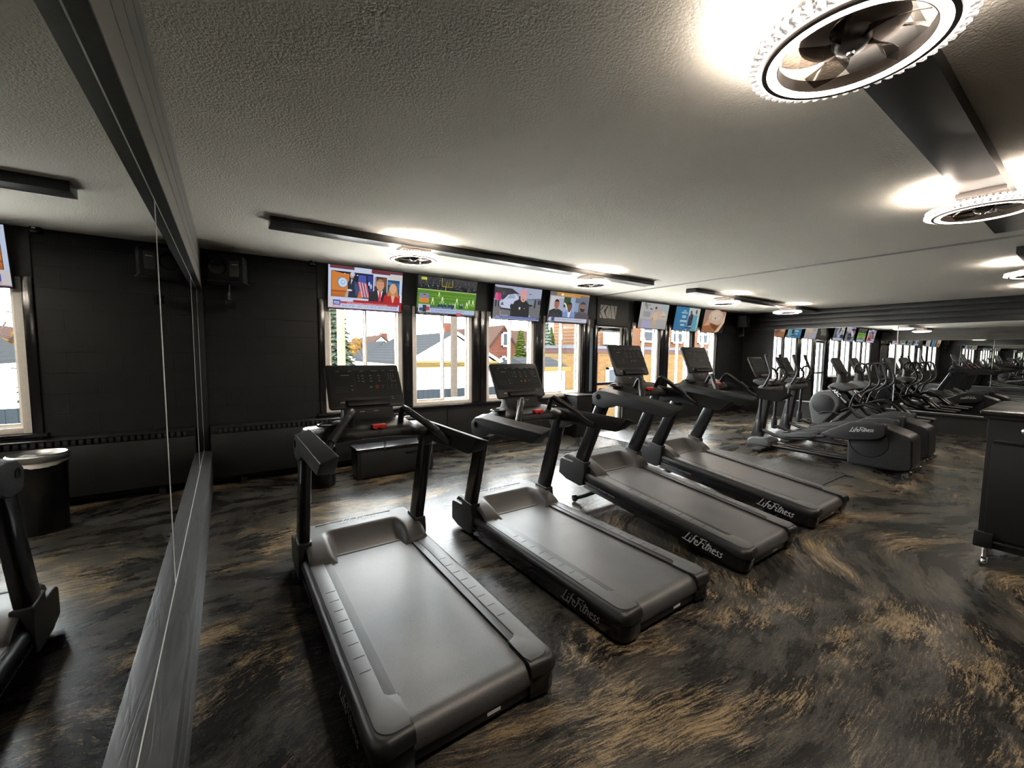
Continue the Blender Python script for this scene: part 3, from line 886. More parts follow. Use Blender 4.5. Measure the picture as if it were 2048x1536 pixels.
    P0 = Vector((0, 1.452, 1.165)); P1 = Vector((0, 1.612, 1.442))
    V = (P1 - P0).normalized(); U = Vector((1, 0, 0)); Nn = U.cross(V)   # points back to the runner
    if Nn.y > 0: Nn = -Nn
    hgt = (P1 - P0).length
    def rr(w, h, r, y0=0.0):
        o = []
        for cx, cy, a0 in ((w / 2 - r, h - r, 0), (-w / 2 + r, h - r, 90), (-w / 2 + r, r, 180), (w / 2 - r, r, 270)):
            for k in range(6):
                a = math.radians(a0 + 18 * k)
                o.append((cx + r * math.cos(a), cy + r * math.sin(a) + y0))
        return o
    out = rr(0.494, hgt, 0.022)
    C = MB()
    def at(p, d):
        return tuple(P0 + U * p[0] + V * p[1] + Nn * d)
    ins = rr(0.482, hgt - 0.012, 0.018, 0.006)
    bak = rr(0.40, hgt - 0.06, 0.03, 0.03)
    C.loft([[at(p, 0.0) for p in ins], [at(p, -0.004) for p in out], [at(p, -0.020) for p in out], [at(p, -0.042) for p in bak]])
    co = C.build('console', M['black_satin'], T, 40)
    # glossy overlay with keys
    dp = MB().loft([[at((p[0], p[1]), 0.0006) for p in rr(0.452, 0.200, 0.006, 0.075)], [at((p[0], p[1]), -0.001) for p in rr(0.452, 0.200, 0.006, 0.075)]])
    dpo = dp.build('display_panel', M['panel_glass'], co, 0)
    A = Art(0.494, hgt)
    g = (1, 1, 1)
    def chev(x, y, w, up):
        h = 0.016 if up else -0.016
        A.line([(x - w, y - h), (x, y + h), (x + w, y - h)], 0.010, g, True)
    for x in (0.475, 0.585, 0.70):
        chev(x, 0.735, 0.018, True); chev(x, 0.60, 0.018, False); A.rect(x - 0.006, 0.66, x + 0.006, 0.68, g, True)
    chev(0.315, 0.50, 0.013, True); chev(0.315, 0.41, 0.013, False)
    for y in (0.735, 0.675, 0.61):
        A.rect(0.415, y - 0.008, 0.426, y + 0.008, g, True)
    for r_ in range(4):
        for c_ in range(3):
            if r_ == 3 and c_ == 2: continue
            A.rect(0.832 + 0.034 * c_, 0.755 - 0.042 * r_, 0.841 + 0.034 * c_, 0.772 - 0.042 * r_, g, True)
    A.rect(0.86, 0.585, 0.895, 0.595, g, True); A.rect(0.905, 0.585, 0.935, 0.598, g, True)
    A.rect(0.19, 0.745, 0.30, 0.757, g, True)
    for a_, b_ in ((0.13, 0.18), (0.29, 0.34), (0.45, 0.50), (0.60, 0.69), (0.75, 0.79), (0.87, 0.94)):
        A.rect(a_, 0.842, b_, 0.852, g, True)
    A.rect(0.14, 0.115, 0.165, 0.145, g, True); A.rect(0.17, 0.115, 0.195, 0.15, g, True)
    A.rect(0.83, 0.16, 0.86, 0.172, g, True); A.rect(0.83, 0.205, 0.86, 0.215, g, True)
    A.build('key_lettering', M['decal_grey'], dpo, at((-0.247, 0), 0.0012), U, V, Nn, 0.0, False)
    B_ = Art(0.494, hgt)
    for r_ in range(3):
        B_.rect(0.85, 0.50 - 0.045 * r_, 0.875, 0.507 - 0.045 * r_, g, True); B_.rect(0.905, 0.50 - 0.045 * r_, 0.93, 0.507 - 0.045 * r_, g, True)
        B_.rect(0.10, 0.47 - 0.05 * r_, 0.26, 0.474 - 0.05 * r_, g, True)
    for xx in (0.36, 0.80):
        B_.rect(xx, 0.36, xx + 0.002, 0.80, g, True)
    B_.build('panel_lettering', M['decal_dim'], dpo, at((-0.247, 0), 0.0011), U, V, Nn, 0.0, False)
    G = Art(0.494, hgt); G.poly([(0.556, 0.487), (0.556, 0.433), (0.598, 0.46)], g); G.build('start_key', M['green'], dpo, at((-0.247, 0), 0.0012), U, V, Nn, 0.0, False)
    G = Art(0.494, hgt); G.line([(0.652 + 0.016 * math.cos(a), 0.465 + 0.030 * math.sin(a)) for a in [k * PI / 8 for k in range(17)]], 0.016, g); G.build('stop_key', M['orange_red'], dpo, at((-0.247, 0), 0.0012), U, V, Nn, 0.0, False)
    G = Art(0.494, hgt); G.line([(0.715, 0.495), (0.735, 0.475), (0.755, 0.495)], 0.016, g); G.line([(0.735, 0.48), (0.735, 0.435)], 0.018, g); G.build('fan_key', M['blue'], dpo, at((-0.247, 0), 0.0012), U, V, Nn, 0.0, False)
    # reading rack lip
    rk = MB().loft([[at((-0.145, 0.012), 0.0), at((0.145, 0.012), 0.0), at((0.145, 0.058), 0.0), at((-0.145, 0.058), 0.0)],
                    [at((-0.140, 0.004), 0.028), at((0.140, 0.004), 0.028), at((0.140, 0.030), 0.028), at((-0.140, 0.030), 0.028)]], 0, True, 0.005)
    rk.build('reading_rack', M['charcoal'], co)
    return T

TC = [0.779, 2.055, 3.30, 4.57]
t1 = make_treadmill('level black treadmill leftmost in the row, beside the left mirror', (TC[0], 1.34, 0))
t2 = dup(t1, (TC[1], 1.34, 0), 'level black treadmill second from the left mirror, between the leftmost and the first tilted one')
INC = math.radians(6.6)
t3 = dup(t1, (TC[2], 1.34, 0.004), 'third treadmill from the left mirror, tilted up with its lift wheel showing', (INC, 0, 0))
t4 = dup(t1, (TC[3], 1.375, 0.004), 'tilted up treadmill furthest right in the row, beside the patterned mat', (INC, 0, 0))
for tr in (t3, t4):
    MBl = MB()
    for s in (-1, 1):
        MBl.tube([(s * 0.34, 1.36, 0.085), (s * 0.34, 1.60, -0.09), (s * 0.34, 1.70, -0.155)], 0.026, 10)
    MBl.tube([(-0.34, 1.60, -0.09), (0.34, 1.60, -0.09)], 0.018, 10)
    lo = MBl.build('lift_frame', M['black_satin'], tr)
    for s in (-1, 1):
        MB().lathe([(0.0, -0.016), (0.022, -0.016), (0.034, -0.012), (0.036, 0), (0.034, 0.012), (0.022, 0.016), (0.0, 0.016)], (s * 0.375, 1.705, -0.163), 20, 0, 'x').build('lift_wheel', M['black_gloss'], lo)
# ------------------------------------------------------------------ elliptical machines
def slab_console(parent, w, P0, P1, depth=0.045):
    P0 = Vector(P0); P1 = Vector(P1)
    V = (P1 - P0).normalized(); U = Vector((1, 0, 0)); Nn = U.cross(V)
    if Nn.y > 0: Nn = -Nn
    h = (P1 - P0).length
    def rr(w, h, r, y0=0.0):
        o = []
        for cx, cy, a0 in ((w / 2 - r, h - r, 0), (-w / 2 + r, h - r, 90), (-w / 2 + r, r, 180), (w / 2 - r, r, 270)):
            for k in range(5):
                a = math.radians(a0 + 22.5 * k)
                o.append((cx + r * math.cos(a), cy + r * math.sin(a) + y0))
        return o
    at = lambda p, d: tuple(P0 + U * p[0] + V * p[1] + Nn * d)
    c = MB().loft([[at(p, 0) for p in rr(w - 0.012, h - 0.012, 0.02, 0.006)], [at(p, -0.005) for p in rr(w, h, 0.024)], [at(p, -0.02) for p in rr(w, h, 0.024)], [at(p, -depth) for p in rr(w - 0.08, h - 0.06, 0.03, 0.03)]]).build('console', M['arm_black'], parent, 40)
    MB().loft([[at(p, 0.001) for p in rr(w - 0.05, h * 0.66, 0.006, h * 0.25)], [at(p, -0.001) for p in rr(w - 0.05, h * 0.66, 0.006, h * 0.25)]]).build('display_panel', M['charcoal'], c, 0)
    A = Art(w, h); g = (1, 1, 1)
    for r_ in range(3):
        for c_ in range(5):
            A.rect(0.2 + 0.14 * c_, 0.78 - 0.14 * r_, 0.25 + 0.14 * c_, 0.795 - 0.14 * r_, g, True)
    A.build('key_lettering', M['decal_dim'], c, at((-w / 2, 0), 0.0016), U, V, Nn, 0, False)
    MB().loft([[at((-w * 0.3, 0.012), 0), at((w * 0.3, 0.012), 0), at((w * 0.3, 0.055), 0), at((-w * 0.3, 0.055), 0)],
               [at((-w * 0.28, 0.004), 0.03), at((w * 0.28, 0.004), 0.03), at((w * 0.28, 0.03), 0.03), at((-w * 0.28, 0.03), 0.03)]], 0, True, 0.004).build('reading_rack', M['charcoal'], c)
    return c

def make_elliptical(label, loc):
    T = thing('elliptical_trainer', label, 'elliptical machine', loc, 'elliptical machines beside the mat')
    y = lambda v: v - 2.2
    def P(ps): return [(y(a), b) for a, b in ps]
    # rear drive housing with round side plates
    hs = P([(1.98, 0.05), (1.99, 0.36), (1.97, 0.50), (1.86, 0.585), (1.70, 0.61), (1.58, 0.595), (1.42, 0.54), (1.36, 0.51), (1.33, 0.46), (1.315, 0.12), (1.34, 0.075), (1.44, 0.045), (1.71, 0.04)])
    ho = MB().prism(hs, 'x', -0.215, 0.215, 0, 0.035, 4, 15).build('drive_housing', M['black_satin'], T, 50)
    for s in (-1, 1):
        MB().lathe([(0, 0.004 * s), (0.195, 0.004 * s), (0.203, 0.0), (0.208, -0.004 * s), (0, -0.004 * s)], (s * 0.2155, y(1.76), 0.385), 40, 0, 'x').build('crank_cover', M['charcoal'], ho, 40)
        MB().lathe([(0.206, 0.0005 * s), (0.206, 0.005 * s), (0.213, 0.005 * s), (0.213, 0.0005 * s)], (s * 0.2155, y(1.76), 0.385), 40, 0, 'x', None, True).build('cover_ring', M['black_gloss'], ho, 40)
    # rear stabiliser
    st = MB().tube([(-0.36, y(1.36), 0.045), (0.30, y(1.36), 0.045)], 0.028, 12)
    so = st.build('rear_stabiliser', M['black_gloss'], T)
    for s in (-0.36, -0.18, 0.30):
        MB().lathe([(0, -0.02), (0.034, -0.02), (0.036, 0), (0.034, 0.02), (0, 0.02)], (s, y(1.345), 0.037), 16, 0, 'x').build('roller', M['chrome'], so)
    # base, front foot, rails
    bs = P([(3.34, 0.05), (3.34, 0.14), (3.27, 0.19), (3.08, 0.20), (3.0, 0.16), (2.99, 0.06)])
    MB().prism(bs, 'x', -0.20, 0.16, 0, 0.03, 3, 15).build('base_cover', M['grey_plastic'], T, 50)
    ff = MB()
    ff.loft([[(-0.40 + 0.0, y(3.16), 0.012), (-0.40, y(3.16), 0.055), (-0.40, y(3.02), 0.055), (-0.40, y(3.02), 0.012)], [(0.36, y(3.16), 0.012), (0.36, y(3.16), 0.07), (0.36, y(3.02), 0.07), (0.36, y(3.02), 0.012)]], 0, True, 0.012)
    for s in (-0.36, 0.32):
        ff.lathe([(0, 0), (0.03, 0), (0.03, 0.014), (0, 0.014)], (s, y(3.09), 0), 14)
    ff.build('front_foot', M['charcoal'], T)
    for s in (-0.11, 0.07):
        MB().tube([(s, y(3.02), 0.085), (s, y(1.95), 0.07)], 0.032, 12).build('floor_rail', M['black_gloss'], T)
    # mast and head
    def rect(yc, z, w, d): return [(-w / 2, y(yc) - d / 2, z), (w / 2, y(yc) - d / 2, z), (w / 2, y(yc) + d / 2, z), (-w / 2, y(yc) + d / 2, z)]
    MB().loft([rect(3.27, 0.17, 0.13, 0.17), rect(3.22, 0.45, 0.12, 0.14), rect(3.14, 0.95, 0.13, 0.13), rect(3.13, 1.04, 0.16, 0.14)], 0, True, 0.02).build('mast', M['black_satin'], T, 50)
    hd = MB()
    hd.loft([[(x, y(3.10) + 0.085 * math.cos(a) * k, 0.99 + 0.07 * math.sin(a) * k) for a in [2 * PI * q / 18 for q in range(18)]] for x, k in ((-0.33, 0.30), (-0.31, 0.75), (-0.26, 0.98), (-0.15, 1.0), (0.15, 1.0), (0.26, 0.98), (0.31, 0.75), (0.33, 0.30))])
    hd.build('pivot_housing', M['grey_plastic'], T, 60)
    tr = MB().prism(P([(3.30, 1.10), (3.28, 1.14), (3.05, 1.13), (2.98, 1.08), (3.0, 1.05), (3.2, 1.04)]), 'x', -0.20, 0.20, 0, 0.02, 3, 15)
    tr.build('dash', M['charcoal'], T, 50)
    MB().loft([rect(3.17, 1.10, 0.20, 0.09), rect(3.235, 1.22, 0.16, 0.05)], 0, True, 0.012).build('console_neck', M['charcoal'], T)
    slab_console(T, 0.46, (0, y(3.205), 1.165), (0, y(3.372), 1.502))
    for s in (-1, 1):
        dy = 0.0 if s < 0 else 0.03
        # swing arm, handle and sleeve
        sw = MB().tube([(s * 0.30, y(3.10 + dy), 0.98), (s * 0.30, y(3.11 + dy), 0.70), (s * 0.30, y(3.12 + dy), 0.36)], 0.024, 12)
        sw.tube([(s * 0.30, y(3.119 + dy), 0.50), (s * 0.30, y(3.119 + dy), 0.51)], 0.03, 12)
        so = sw.build('swing_arm', M['black_satin'], T)
        MB().lathe([(0, 0.30), (0.036, 0.30), (0.043, 0.33), (0.043, 0.46), (0.036, 0.49), (0.026, 0.505), (0, 0.505)], (s * 0.30, y(3.115 + dy), 0), 16).build('arm_sleeve', M['charcoal'], so)
        hp = [(s * 0.30, y(3.10 + dy), 1.0), (s * 0.302, y(3.05 + dy), 1.08), (s * 0.306, y(3.0 + dy), 1.19), (s * 0.306, y(2.985 + dy), 1.27), (s * 0.30, y(3.01 + dy), 1.34), (s * 0.285, y(3.06 + dy), 1.47), (s * 0.28, y(3.072 + dy), 1.515)]
        ho_ = MB().tube(hp, [0.02, 0.018, 0.017, 0.017, 0.018, 0.021, 0.023], 12).build('moving_handle', M['black_satin'], T, 60)
        MB().ball((s * 0.279, y(3.074 + dy), 1.527), 0.028, 0, 1, 1, 0.8, 2).build('handle_knob', M['arm_black'], ho_, 60)
        fx = [(s * 0.14, y(3.03), 1.08), (s * 0.155, y(2.95), 1.17), (s * 0.175, y(2.945), 1.25), (s * 0.19, y(2.985), 1.31), (s * 0.20, y(3.03), 1.345), (s * 0.13, y(3.06), 1.33), (s * 0.09, y(3.08), 1.25)]
        MB().tube(fx, 0.017, 10).build('fixed_handle', M['arm_black'], T, 60)
        # pedal arm, pedal and lettered link cover
        pa = [(s * 0.28, y(3.12), 0.33), (s * 0.28, y(3.07), 0.345), (s * 0.28, y(2.89), 0.285), (s * 0.28, y(2.72), 0.265), (s * 0.28, y(2.52), 0.29), (s * 0.28, y(2.20), 0.40)]
        MB().tube(pa, 0.027, 10, 0, True, 0.8).build('pedal_arm', M['black_satin'], T)
        px0, px1 = (s * 0.17, s * 0.34)
        pl = MB()
        pl.prism(P([(2.75, 0.285), (2.75, 0.305), (2.36, 0.375), (2.36, 0.352)]), 'x', px0, px1, 0, 0.004)
        pl.prism(P([(2.76, 0.285), (2.76, 0.362), (2.74, 0.362), (2.735, 0.30)]), 'x', px0, px1, 0, 0.004)
        pl.prism(P([(2.75, 0.29), (2.75, 0.345), (2.36, 0.425), (2.36, 0.36)]), 'x', px1 - s * 0.012, px1, 0, 0.004)
        pl.prism(P([(2.75, 0.29), (2.75, 0.345), (2.36, 0.425), (2.36, 0.36)]), 'x', px0, px0 + s * 0.012, 0, 0.004)
        pl.build('pedal', M['grey_plastic'], T)
        sh = P([(2.27, 0.41), (2.26, 0.435), (2.16, 0.50), (1.94, 0.635), (1.72, 0.662), (1.62, 0.650), (1.585, 0.66), (1.565, 0.62), (1.575, 0.50), (1.62, 0.455), (1.70, 0.43), (1.99, 0.38), (2.16, 0.375)])
        lc = MB().prism(sh, 'x', s * 0.235, s * 0.335, 0, 0.018, 3, 12).build('link_cover', M['black_satin'], T, 50)
        if s < 0:
            script_logo('cover_lettering', M['silver'], lc, (-0.3358, y(1.935), 0.508), (0, -0.992, 0.125), (0, 0.125, 0.992), 0.25)
        else:
            script_logo('cover_lettering', M['silver'], lc, (0.3358, y(1.69), 0.53), (0, 0.992, -0.125), (0, 0.125, 0.992), 0.25)
    return T
e1 = make_elliptical('black elliptical trainer nearer the treadmills, right beside the patterned mat', (7.30, 2.2, 0))
e2 = dup(e1, (8.43, 2.25, 0), 'black elliptical trainer further from the treadmills, in front of the arc shaped trainers')

# ------------------------------------------------------------------ arc trainers
def make_arc(label, loc):
    T = thing('arc_trainer', label, 'cross trainer', loc, 'arc trainers by the far mirror')
    y = lambda v: v - 2.6
    def P(ps): return [(y(a), b) for a, b in ps]
    wh = P([(3.28, 0.58), (3.265, 0.68), (3.22, 0.78), (3.15, 0.845), (3.05, 0.875), (2.94, 0.875), (2.84, 0.84), (2.78, 0.76), (2.78, 0.60), (2.84, 0.46), (2.98, 0.30), (3.08, 0.18), (3.16, 0.12), (3.20, 0.2), (3.25, 0.42)])
    ho = MB().prism(wh, 'x', -0.22, 0.22, 0, 0.05, 4, 12).build('flywheel_housing', M['grey_plastic'], T, 60)
    for s in (-1, 1):
        MB().lathe([(0, 0.008 * s), (0.17, 0.008 * s), (0.185, 0.0), (0, 0.0)], (s * 0.22, y(3.04), 0.61), 36, 0, 'x').build('side_disc', M['charcoal'], ho, 40)
    # slanted lettered struts
    for s in (-1, 1):
        st = MB().prism(P([(2.99, 0.955), (2.90, 0.955), (2.58, 0.62), (2.64, 0.565)]), 'x', s * 0.20, s * 0.245, 0, 0.008)
        so = st.build('side_strut', M['black_gloss'], T)
        d = Vector((0, -0.31, -0.325)).normalized()
        A = Art(); A.text('ARC', 0, 0, 0.055, (1, 1, 1), 0.155, 0.0, 0.02); A.text('TRAINER', 0.17, 0.004, 0.03, (1, 1, 1), 0.14)
        up = Vector((0, -d.z, d.y))
        if up.z < 0: up = -up
        if s < 0:
            A.build('strut_lettering', M['white_label'], so, (-0.2458, y(2.905), 0.885), d, up, (-1, 0, 0), 0.0003, False)
        else:
            A.build('strut_lettering', M['white_label'], so, (0.2458, y(2.66), 0.628), -d, up, (1, 0, 0), 0.0003, False)
    cp = P([(3.0, 0.90), (2.985, 0.98), (2.90, 1.03), (2.76, 1.025), (2.64, 0.98), (2.60, 0.93), (2.70, 0.88)])
    MB().prism(cp, 'x', -0.20, 0.20, 0, 0.03, 3, 12).build('top_cover', M['grey_plastic'], T, 50)
    MB().lathe([(0, 1.0), (0.085, 1.0), (0.075, 1.08), (0.07, 1.22), (0, 1.22)], (0, y(2.84), 0), 20).build('console_post', M['charcoal'], T, 50)
    slab_console(T, 0.40, (0, y(2.80), 1.19), (0, y(2.955), 1.495), 0.06)
    for s in (-1, 1):
        lp = [(s * 0.25, y(2.58), 1.24), (s * 0.25, y(2.585), 1.33), (s * 0.25, y(2.555), 1.385), (s * 0.25, y(2.49), 1.40), (s * 0.25, y(2.43), 1.37), (s * 0.255, y(2.39), 1.24), (s * 0.26, y(2.345), 1.10), (s * 0.26, y(2.355), 1.01), (s * 0.26, y(2.43), 0.92), (s * 0.26, y(2.54), 0.85), (s * 0.26, y(2.58), 0.77), (s * 0.26, y(2.62), 0.60)]
        MB().tube(lp, 0.019, 10).build('swing_handle', M['black_satin'], T, 60)
        MB().tube([(s * 0.26, y(2.62), 0.60), (s * 0.26, y(2.50), 0.45), (s * 0.24, y(2.25), 0.36), (s * 0.22, y(1.75), 0.32)], 0.028, 10).build('foot_link', M['black_satin'], T)
        ft = MB().prism(P([(2.18, 0.37), (2.18, 0.42), (2.16, 0.42), (2.15, 0.39), (1.72, 0.37), (1.72, 0.35)]), 'x', s * 0.14, s * 0.34, 0, 0.006)
        ft.build('foot_plate', M['grey_plastic'], T)
        MB().tube([(s * 0.12, y(3.24), 0.10), (s * 0.13, y(2.98), 0.40), (s * 0.13, y(2.62), 0.60), (s * 0.13, y(2.45), 0.66), (s * 0.13, y(2.25), 0.60), (s * 0.13, y(2.0), 0.36), (s * 0.13, y(1.85), 0.10)], 0.030, 10).build('arc_frame', M['brushed'] if False else M['black_gloss'], T, 60)
    MB().tube([(-0.235, y(3.10), 0.42), (-0.24, y(3.02), 0.47), (-0.24, y(2.90), 0.48), (-0.24, y(2.76), 0.45)], 0.012, 8).build('carry_handle', M['charcoal'], T)
    MB().box(-0.30, 0.30, y(3.20), y(3.30), 0.01, 0.09, 0, 0.015).build('front_foot', M['charcoal'], T)
    MB().box(-0.30, 0.30, y(1.80), y(1.90), 0.01, 0.09, 0, 0.015).build('rear_foot', M['charcoal'], T)
    MB().box(-0.07, 0.07, y(1.9), y(3.2), 0.03, 0.11, 0, 0.01).build('base_beam', M['black_gloss'], T)
    return T
a1 = make_arc('arc trainer with white lettered strut, closer to the elliptical machines', (9.58, 2.6, 0))
a2 = dup(a1, (10.68, 2.64, 0), 'arc trainer standing closest to the far wall mirror')
# ------------------------------------------------------------------ televisions
W_TV, H_TV = 0.95, 0.535
def head(A, x, y, s, skin, hair, suit, shirt=None, tie=None, long_hair=False, beard=None):
    """news-style head and shoulders, s = head height in frame fractions (16:9 frame)"""
    k = 9 / 16
    A.poly([(x - 1.05 * s * k, y - 1.55 * s), (x - 0.95 * s * k, y - 0.75 * s), (x - 0.35 * s * k, y - 0.50 * s), (x + 0.35 * s * k, y - 0.50 * s), (x + 0.95 * s * k, y - 0.75 * s), (x + 1.05 * s * k, y - 1.55 * s)], suit)
    if shirt: A.poly([(x - 0.26 * s * k, y - 0.50 * s), (x + 0.26 * s * k, y - 0.50 * s), (x + 0.05 * s * k, y - 1.5 * s), (x - 0.05 * s * k, y - 1.5 * s)], shirt)
    if tie: A.poly([(x - 0.08 * s * k, y - 0.55 * s), (x + 0.08 * s * k, y - 0.55 * s), (x + 0.13 * s * k, y - 1.5 * s), (x - 0.13 * s * k, y - 1.5 * s)], tie)
    if long_hair:
        A.poly([(x - 0.42 * s * k, y + 0.1 * s), (x - 0.2 * s * k, y + 0.58 * s), (x + 0.2 * s * k, y + 0.58 * s), (x + 0.46 * s * k, y + 0.1 * s), (x + 0.62 * s * k, y - 0.95 * s), (x + 0.2 * s * k, y - 0.7 * s), (x - 0.25 * s * k, y - 0.7 * s), (x - 0.6 * s * k, y - 0.85 * s)], hair)
    A.rect(x - 0.16 * s * k, y - 0.62 * s, x + 0.16 * s * k, y - 0.3 * s, tuple(c * 0.8 for c in skin))
    A.ell(x, y, 0.36 * s * k, 0.5 * s, skin)
    if not long_hair and hair: A.poly([(x + 0.37 * s * k * math.cos(a), y + 0.10 * s + 0.44 * s * math.sin(a)) for a in [PI * q / 10 for q in range(11)]] + [(x - 0.28 * s * k, y + 0.28 * s), (x + 0.28 * s * k, y + 0.28 * s)], hair)
    if beard: A.poly([(x + 0.34 * s * k * math.cos(a), y - 0.15 * s + 0.36 * s * math.sin(a)) for a in [-PI * q / 10 for q in range(11)]] + [(x - 0.15 * s * k, y - 0.18 * s), (x + 0.15 * s * k, y - 0.18 * s)], beard)
    d = tuple(c * 0.35 for c in skin)
    for q in (-1, 1): A.ell(x + q * 0.14 * s * k, y + 0.05 * s, 0.05 * s * k, 0.03 * s, d, True, 8)
    A.line([(x - 0.10 * s * k, y - 0.26 * s), (x + 0.10 * s * k, y - 0.26 * s)], 0.03 * s, d)

def art_news():
    A = Art(W_TV, H_TV)
    A.rect(0, 0, 1, 1, rgb(196, 206, 232))
    A.rect(0.02, 0.93, 0.33, 1, rgb(110, 55, 65)); A.rect(0.56, 0.90, 0.82, 1, rgb(110, 50, 60)); A.rect(0.82, 0.93, 1, 1, rgb(105, 60, 65)); A.rect(0.33, 0.89, 0.56, 0.97, rgb(196, 206, 232))
    A.rect(0.80, 0.78, 1, 0.90, rgb(205, 200, 190)); A.rect(0, 0.0, 0.08, 0.27, rgb(205, 200, 205))
    A.rect(0.035, 0.275, 0.585, 0.875, rgb(25, 25, 35))
    A.rect(0.04, 0.28, 0.265, 0.83, rgb(205, 125, 55)); A.poly([(0.04, 0.87), (0.15, 0.84), (0.265, 0.80), (0.265, 0.83), (0.04, 0.83)], rgb(205, 125, 55))
    A.rect(0.04, 0.38, 0.25, 0.43, rgb(165, 85, 35)); A.rect(0.04, 0.28, 0.21, 0.36, rgb(180, 100, 45)); A.rect(0.37, 0.28, 0.44, 0.44, rgb(190, 105, 45))
    A.ell(0.175, 0.62, 0.066, 0.125, rgb(120, 130, 150)); A.ell(0.182, 0.62, 0.056, 0.108, rgb(195, 215, 240)); A.ell(0.182, 0.62, 0.030, 0.055, rgb(150, 175, 205)); A.rect(0.168, 0.60, 0.196, 0.65, rgb(215, 225, 240))
    A.ell(0.205, 0.83, 0.006, 0.011, rgb(255, 255, 255), False, 8); A.ell(0.37, 0.815, 0.008, 0.014, rgb(255, 255, 250), False, 8)
    A.poly([(0.50, 0.84), (0.575, 0.84), (0.575, 0.40), (0.545, 0.40)], rgb(35, 50, 140)); A.ell(0.53, 0.64, 0.012, 0.05, rgb(190, 210, 240)); A.ell(0.555, 0.58, 0.012, 0.06, rgb(180, 200, 235))
    A.poly([(0.39, 0.83), (0.485, 0.83), (0.49, 0.64), (0.38, 0.68)], rgb(70, 85, 170)); 
    for k in range(7):
        A.poly([(0.375 + 0.018 * k, 0.67 - 0.004 * k), (0.386 + 0.018 * k, 0.668 - 0.004 * k), (0.432 + 0.018 * k, 0.30), (0.421 + 0.018 * k, 0.30)], rgb(215, 95, 120) if k % 2 == 0 else rgb(235, 215, 235), True)
    A.poly([(0.25, 0.28), (0.245, 0.62), (0.27, 0.70), (0.31, 0.72), (0.36, 0.66), (0.395, 0.45), (0.37, 0.29)], rgb(25, 35, 60)); A.poly([(0.33, 0.68), (0.37, 0.62), (0.395, 0.45), (0.35, 0.30)], rgb(45, 75, 130)); A.poly([(0.29, 0.72), (0.31, 0.70), (0.285, 0.58)], rgb(195, 215, 205))
    A.ell(0.30, 0.80, 0.028, 0.07, rgb(190, 150, 140)); A.ell(0.308, 0.83, 0.030, 0.05, rgb(190, 195, 215)); A.ell(0.27, 0.45, 0.035, 0.022, rgb(230, 210, 210))
    A.poly([(0.21, 0.28), (0.235, 0.44), (0.26, 0.44), (0.25, 0.28)], rgb(170, 160, 155))
    A.rect(0.594, 0.243, 0.78, 0.855, rgb(235, 235, 245)); A.rect(0.598, 0.25, 0.776, 0.84, rgb(75, 55, 45)); A.rect(0.60, 0.60, 0.625, 0.84, rgb(150, 160, 175)); A.rect(0.72, 0.60, 0.765, 0.82, rgb(125, 80, 50)); A.rect(0.70, 0.30, 0.776, 0.55, rgb(45, 65, 55))
    head(A, 0.682, 0.64, 0.27, rgb(205, 150, 120), rgb(160, 120, 95), rgb(25, 30, 42), rgb(215, 220, 235), rgb(215, 50, 60))
    A.rect(0.78, 0.22, 0.965, 0.80, rgb(235, 235, 245)); A.rect(0.784, 0.225, 0.961, 0.79, rgb(30, 75, 125)); A.rect(0.784, 0.66, 0.84, 0.74, rgb(60, 130, 185)); A.rect(0.92, 0.58, 0.961, 0.72, rgb(55, 110, 165))
    head(A, 0.868, 0.575, 0.24, rgb(220, 165, 130), rgb(180, 130, 75), rgb(175, 30, 35), rgb(225, 170, 140), None, True)
    A.rect(0.32, 0.175, 0.965, 0.225, rgb(165, 30, 45)); A.rect(0.965, 0.0, 1, 0.24, rgb(165, 35, 50)); A.rect(0.97, 0.24, 1, 0.44, rgb(215, 225, 240))
    A.rect(0.155, 0.125, 0.95, 0.175, rgb(185, 60, 70)); A.text('ANDY BIGGS WARNS U.S. SPEAKER RACE IS NOT DONE', 0.24, 0.135, 0.028, rgb(240, 225, 230), 0.55)
    A.rect(0.155, 0.03, 0.955, 0.125, rgb(200, 212, 236)); A.text("BIGGS OP-ED: I CAN'T VOTE FOR MCCARTHY FOR SPEAKER", 0.175, 0.05, 0.058, rgb(70, 75, 120), 0.76)
    A.rect(0.06, 0.04, 0.155, 0.205, rgb(60, 80, 165)); A.rect(0.06, 0.04, 0.155, 0.085, rgb(205, 150, 165)); A.text('FOX', 0.075, 0.105, 0.065, rgb(235, 240, 255), 0.068, 0, 0.02); A.text('NEWS', 0.078, 0.05, 0.026, rgb(240, 230, 235), 0.06)
    A.rect(0, 0, 0.96, 0.022, rgb(120, 90, 110))
    return A
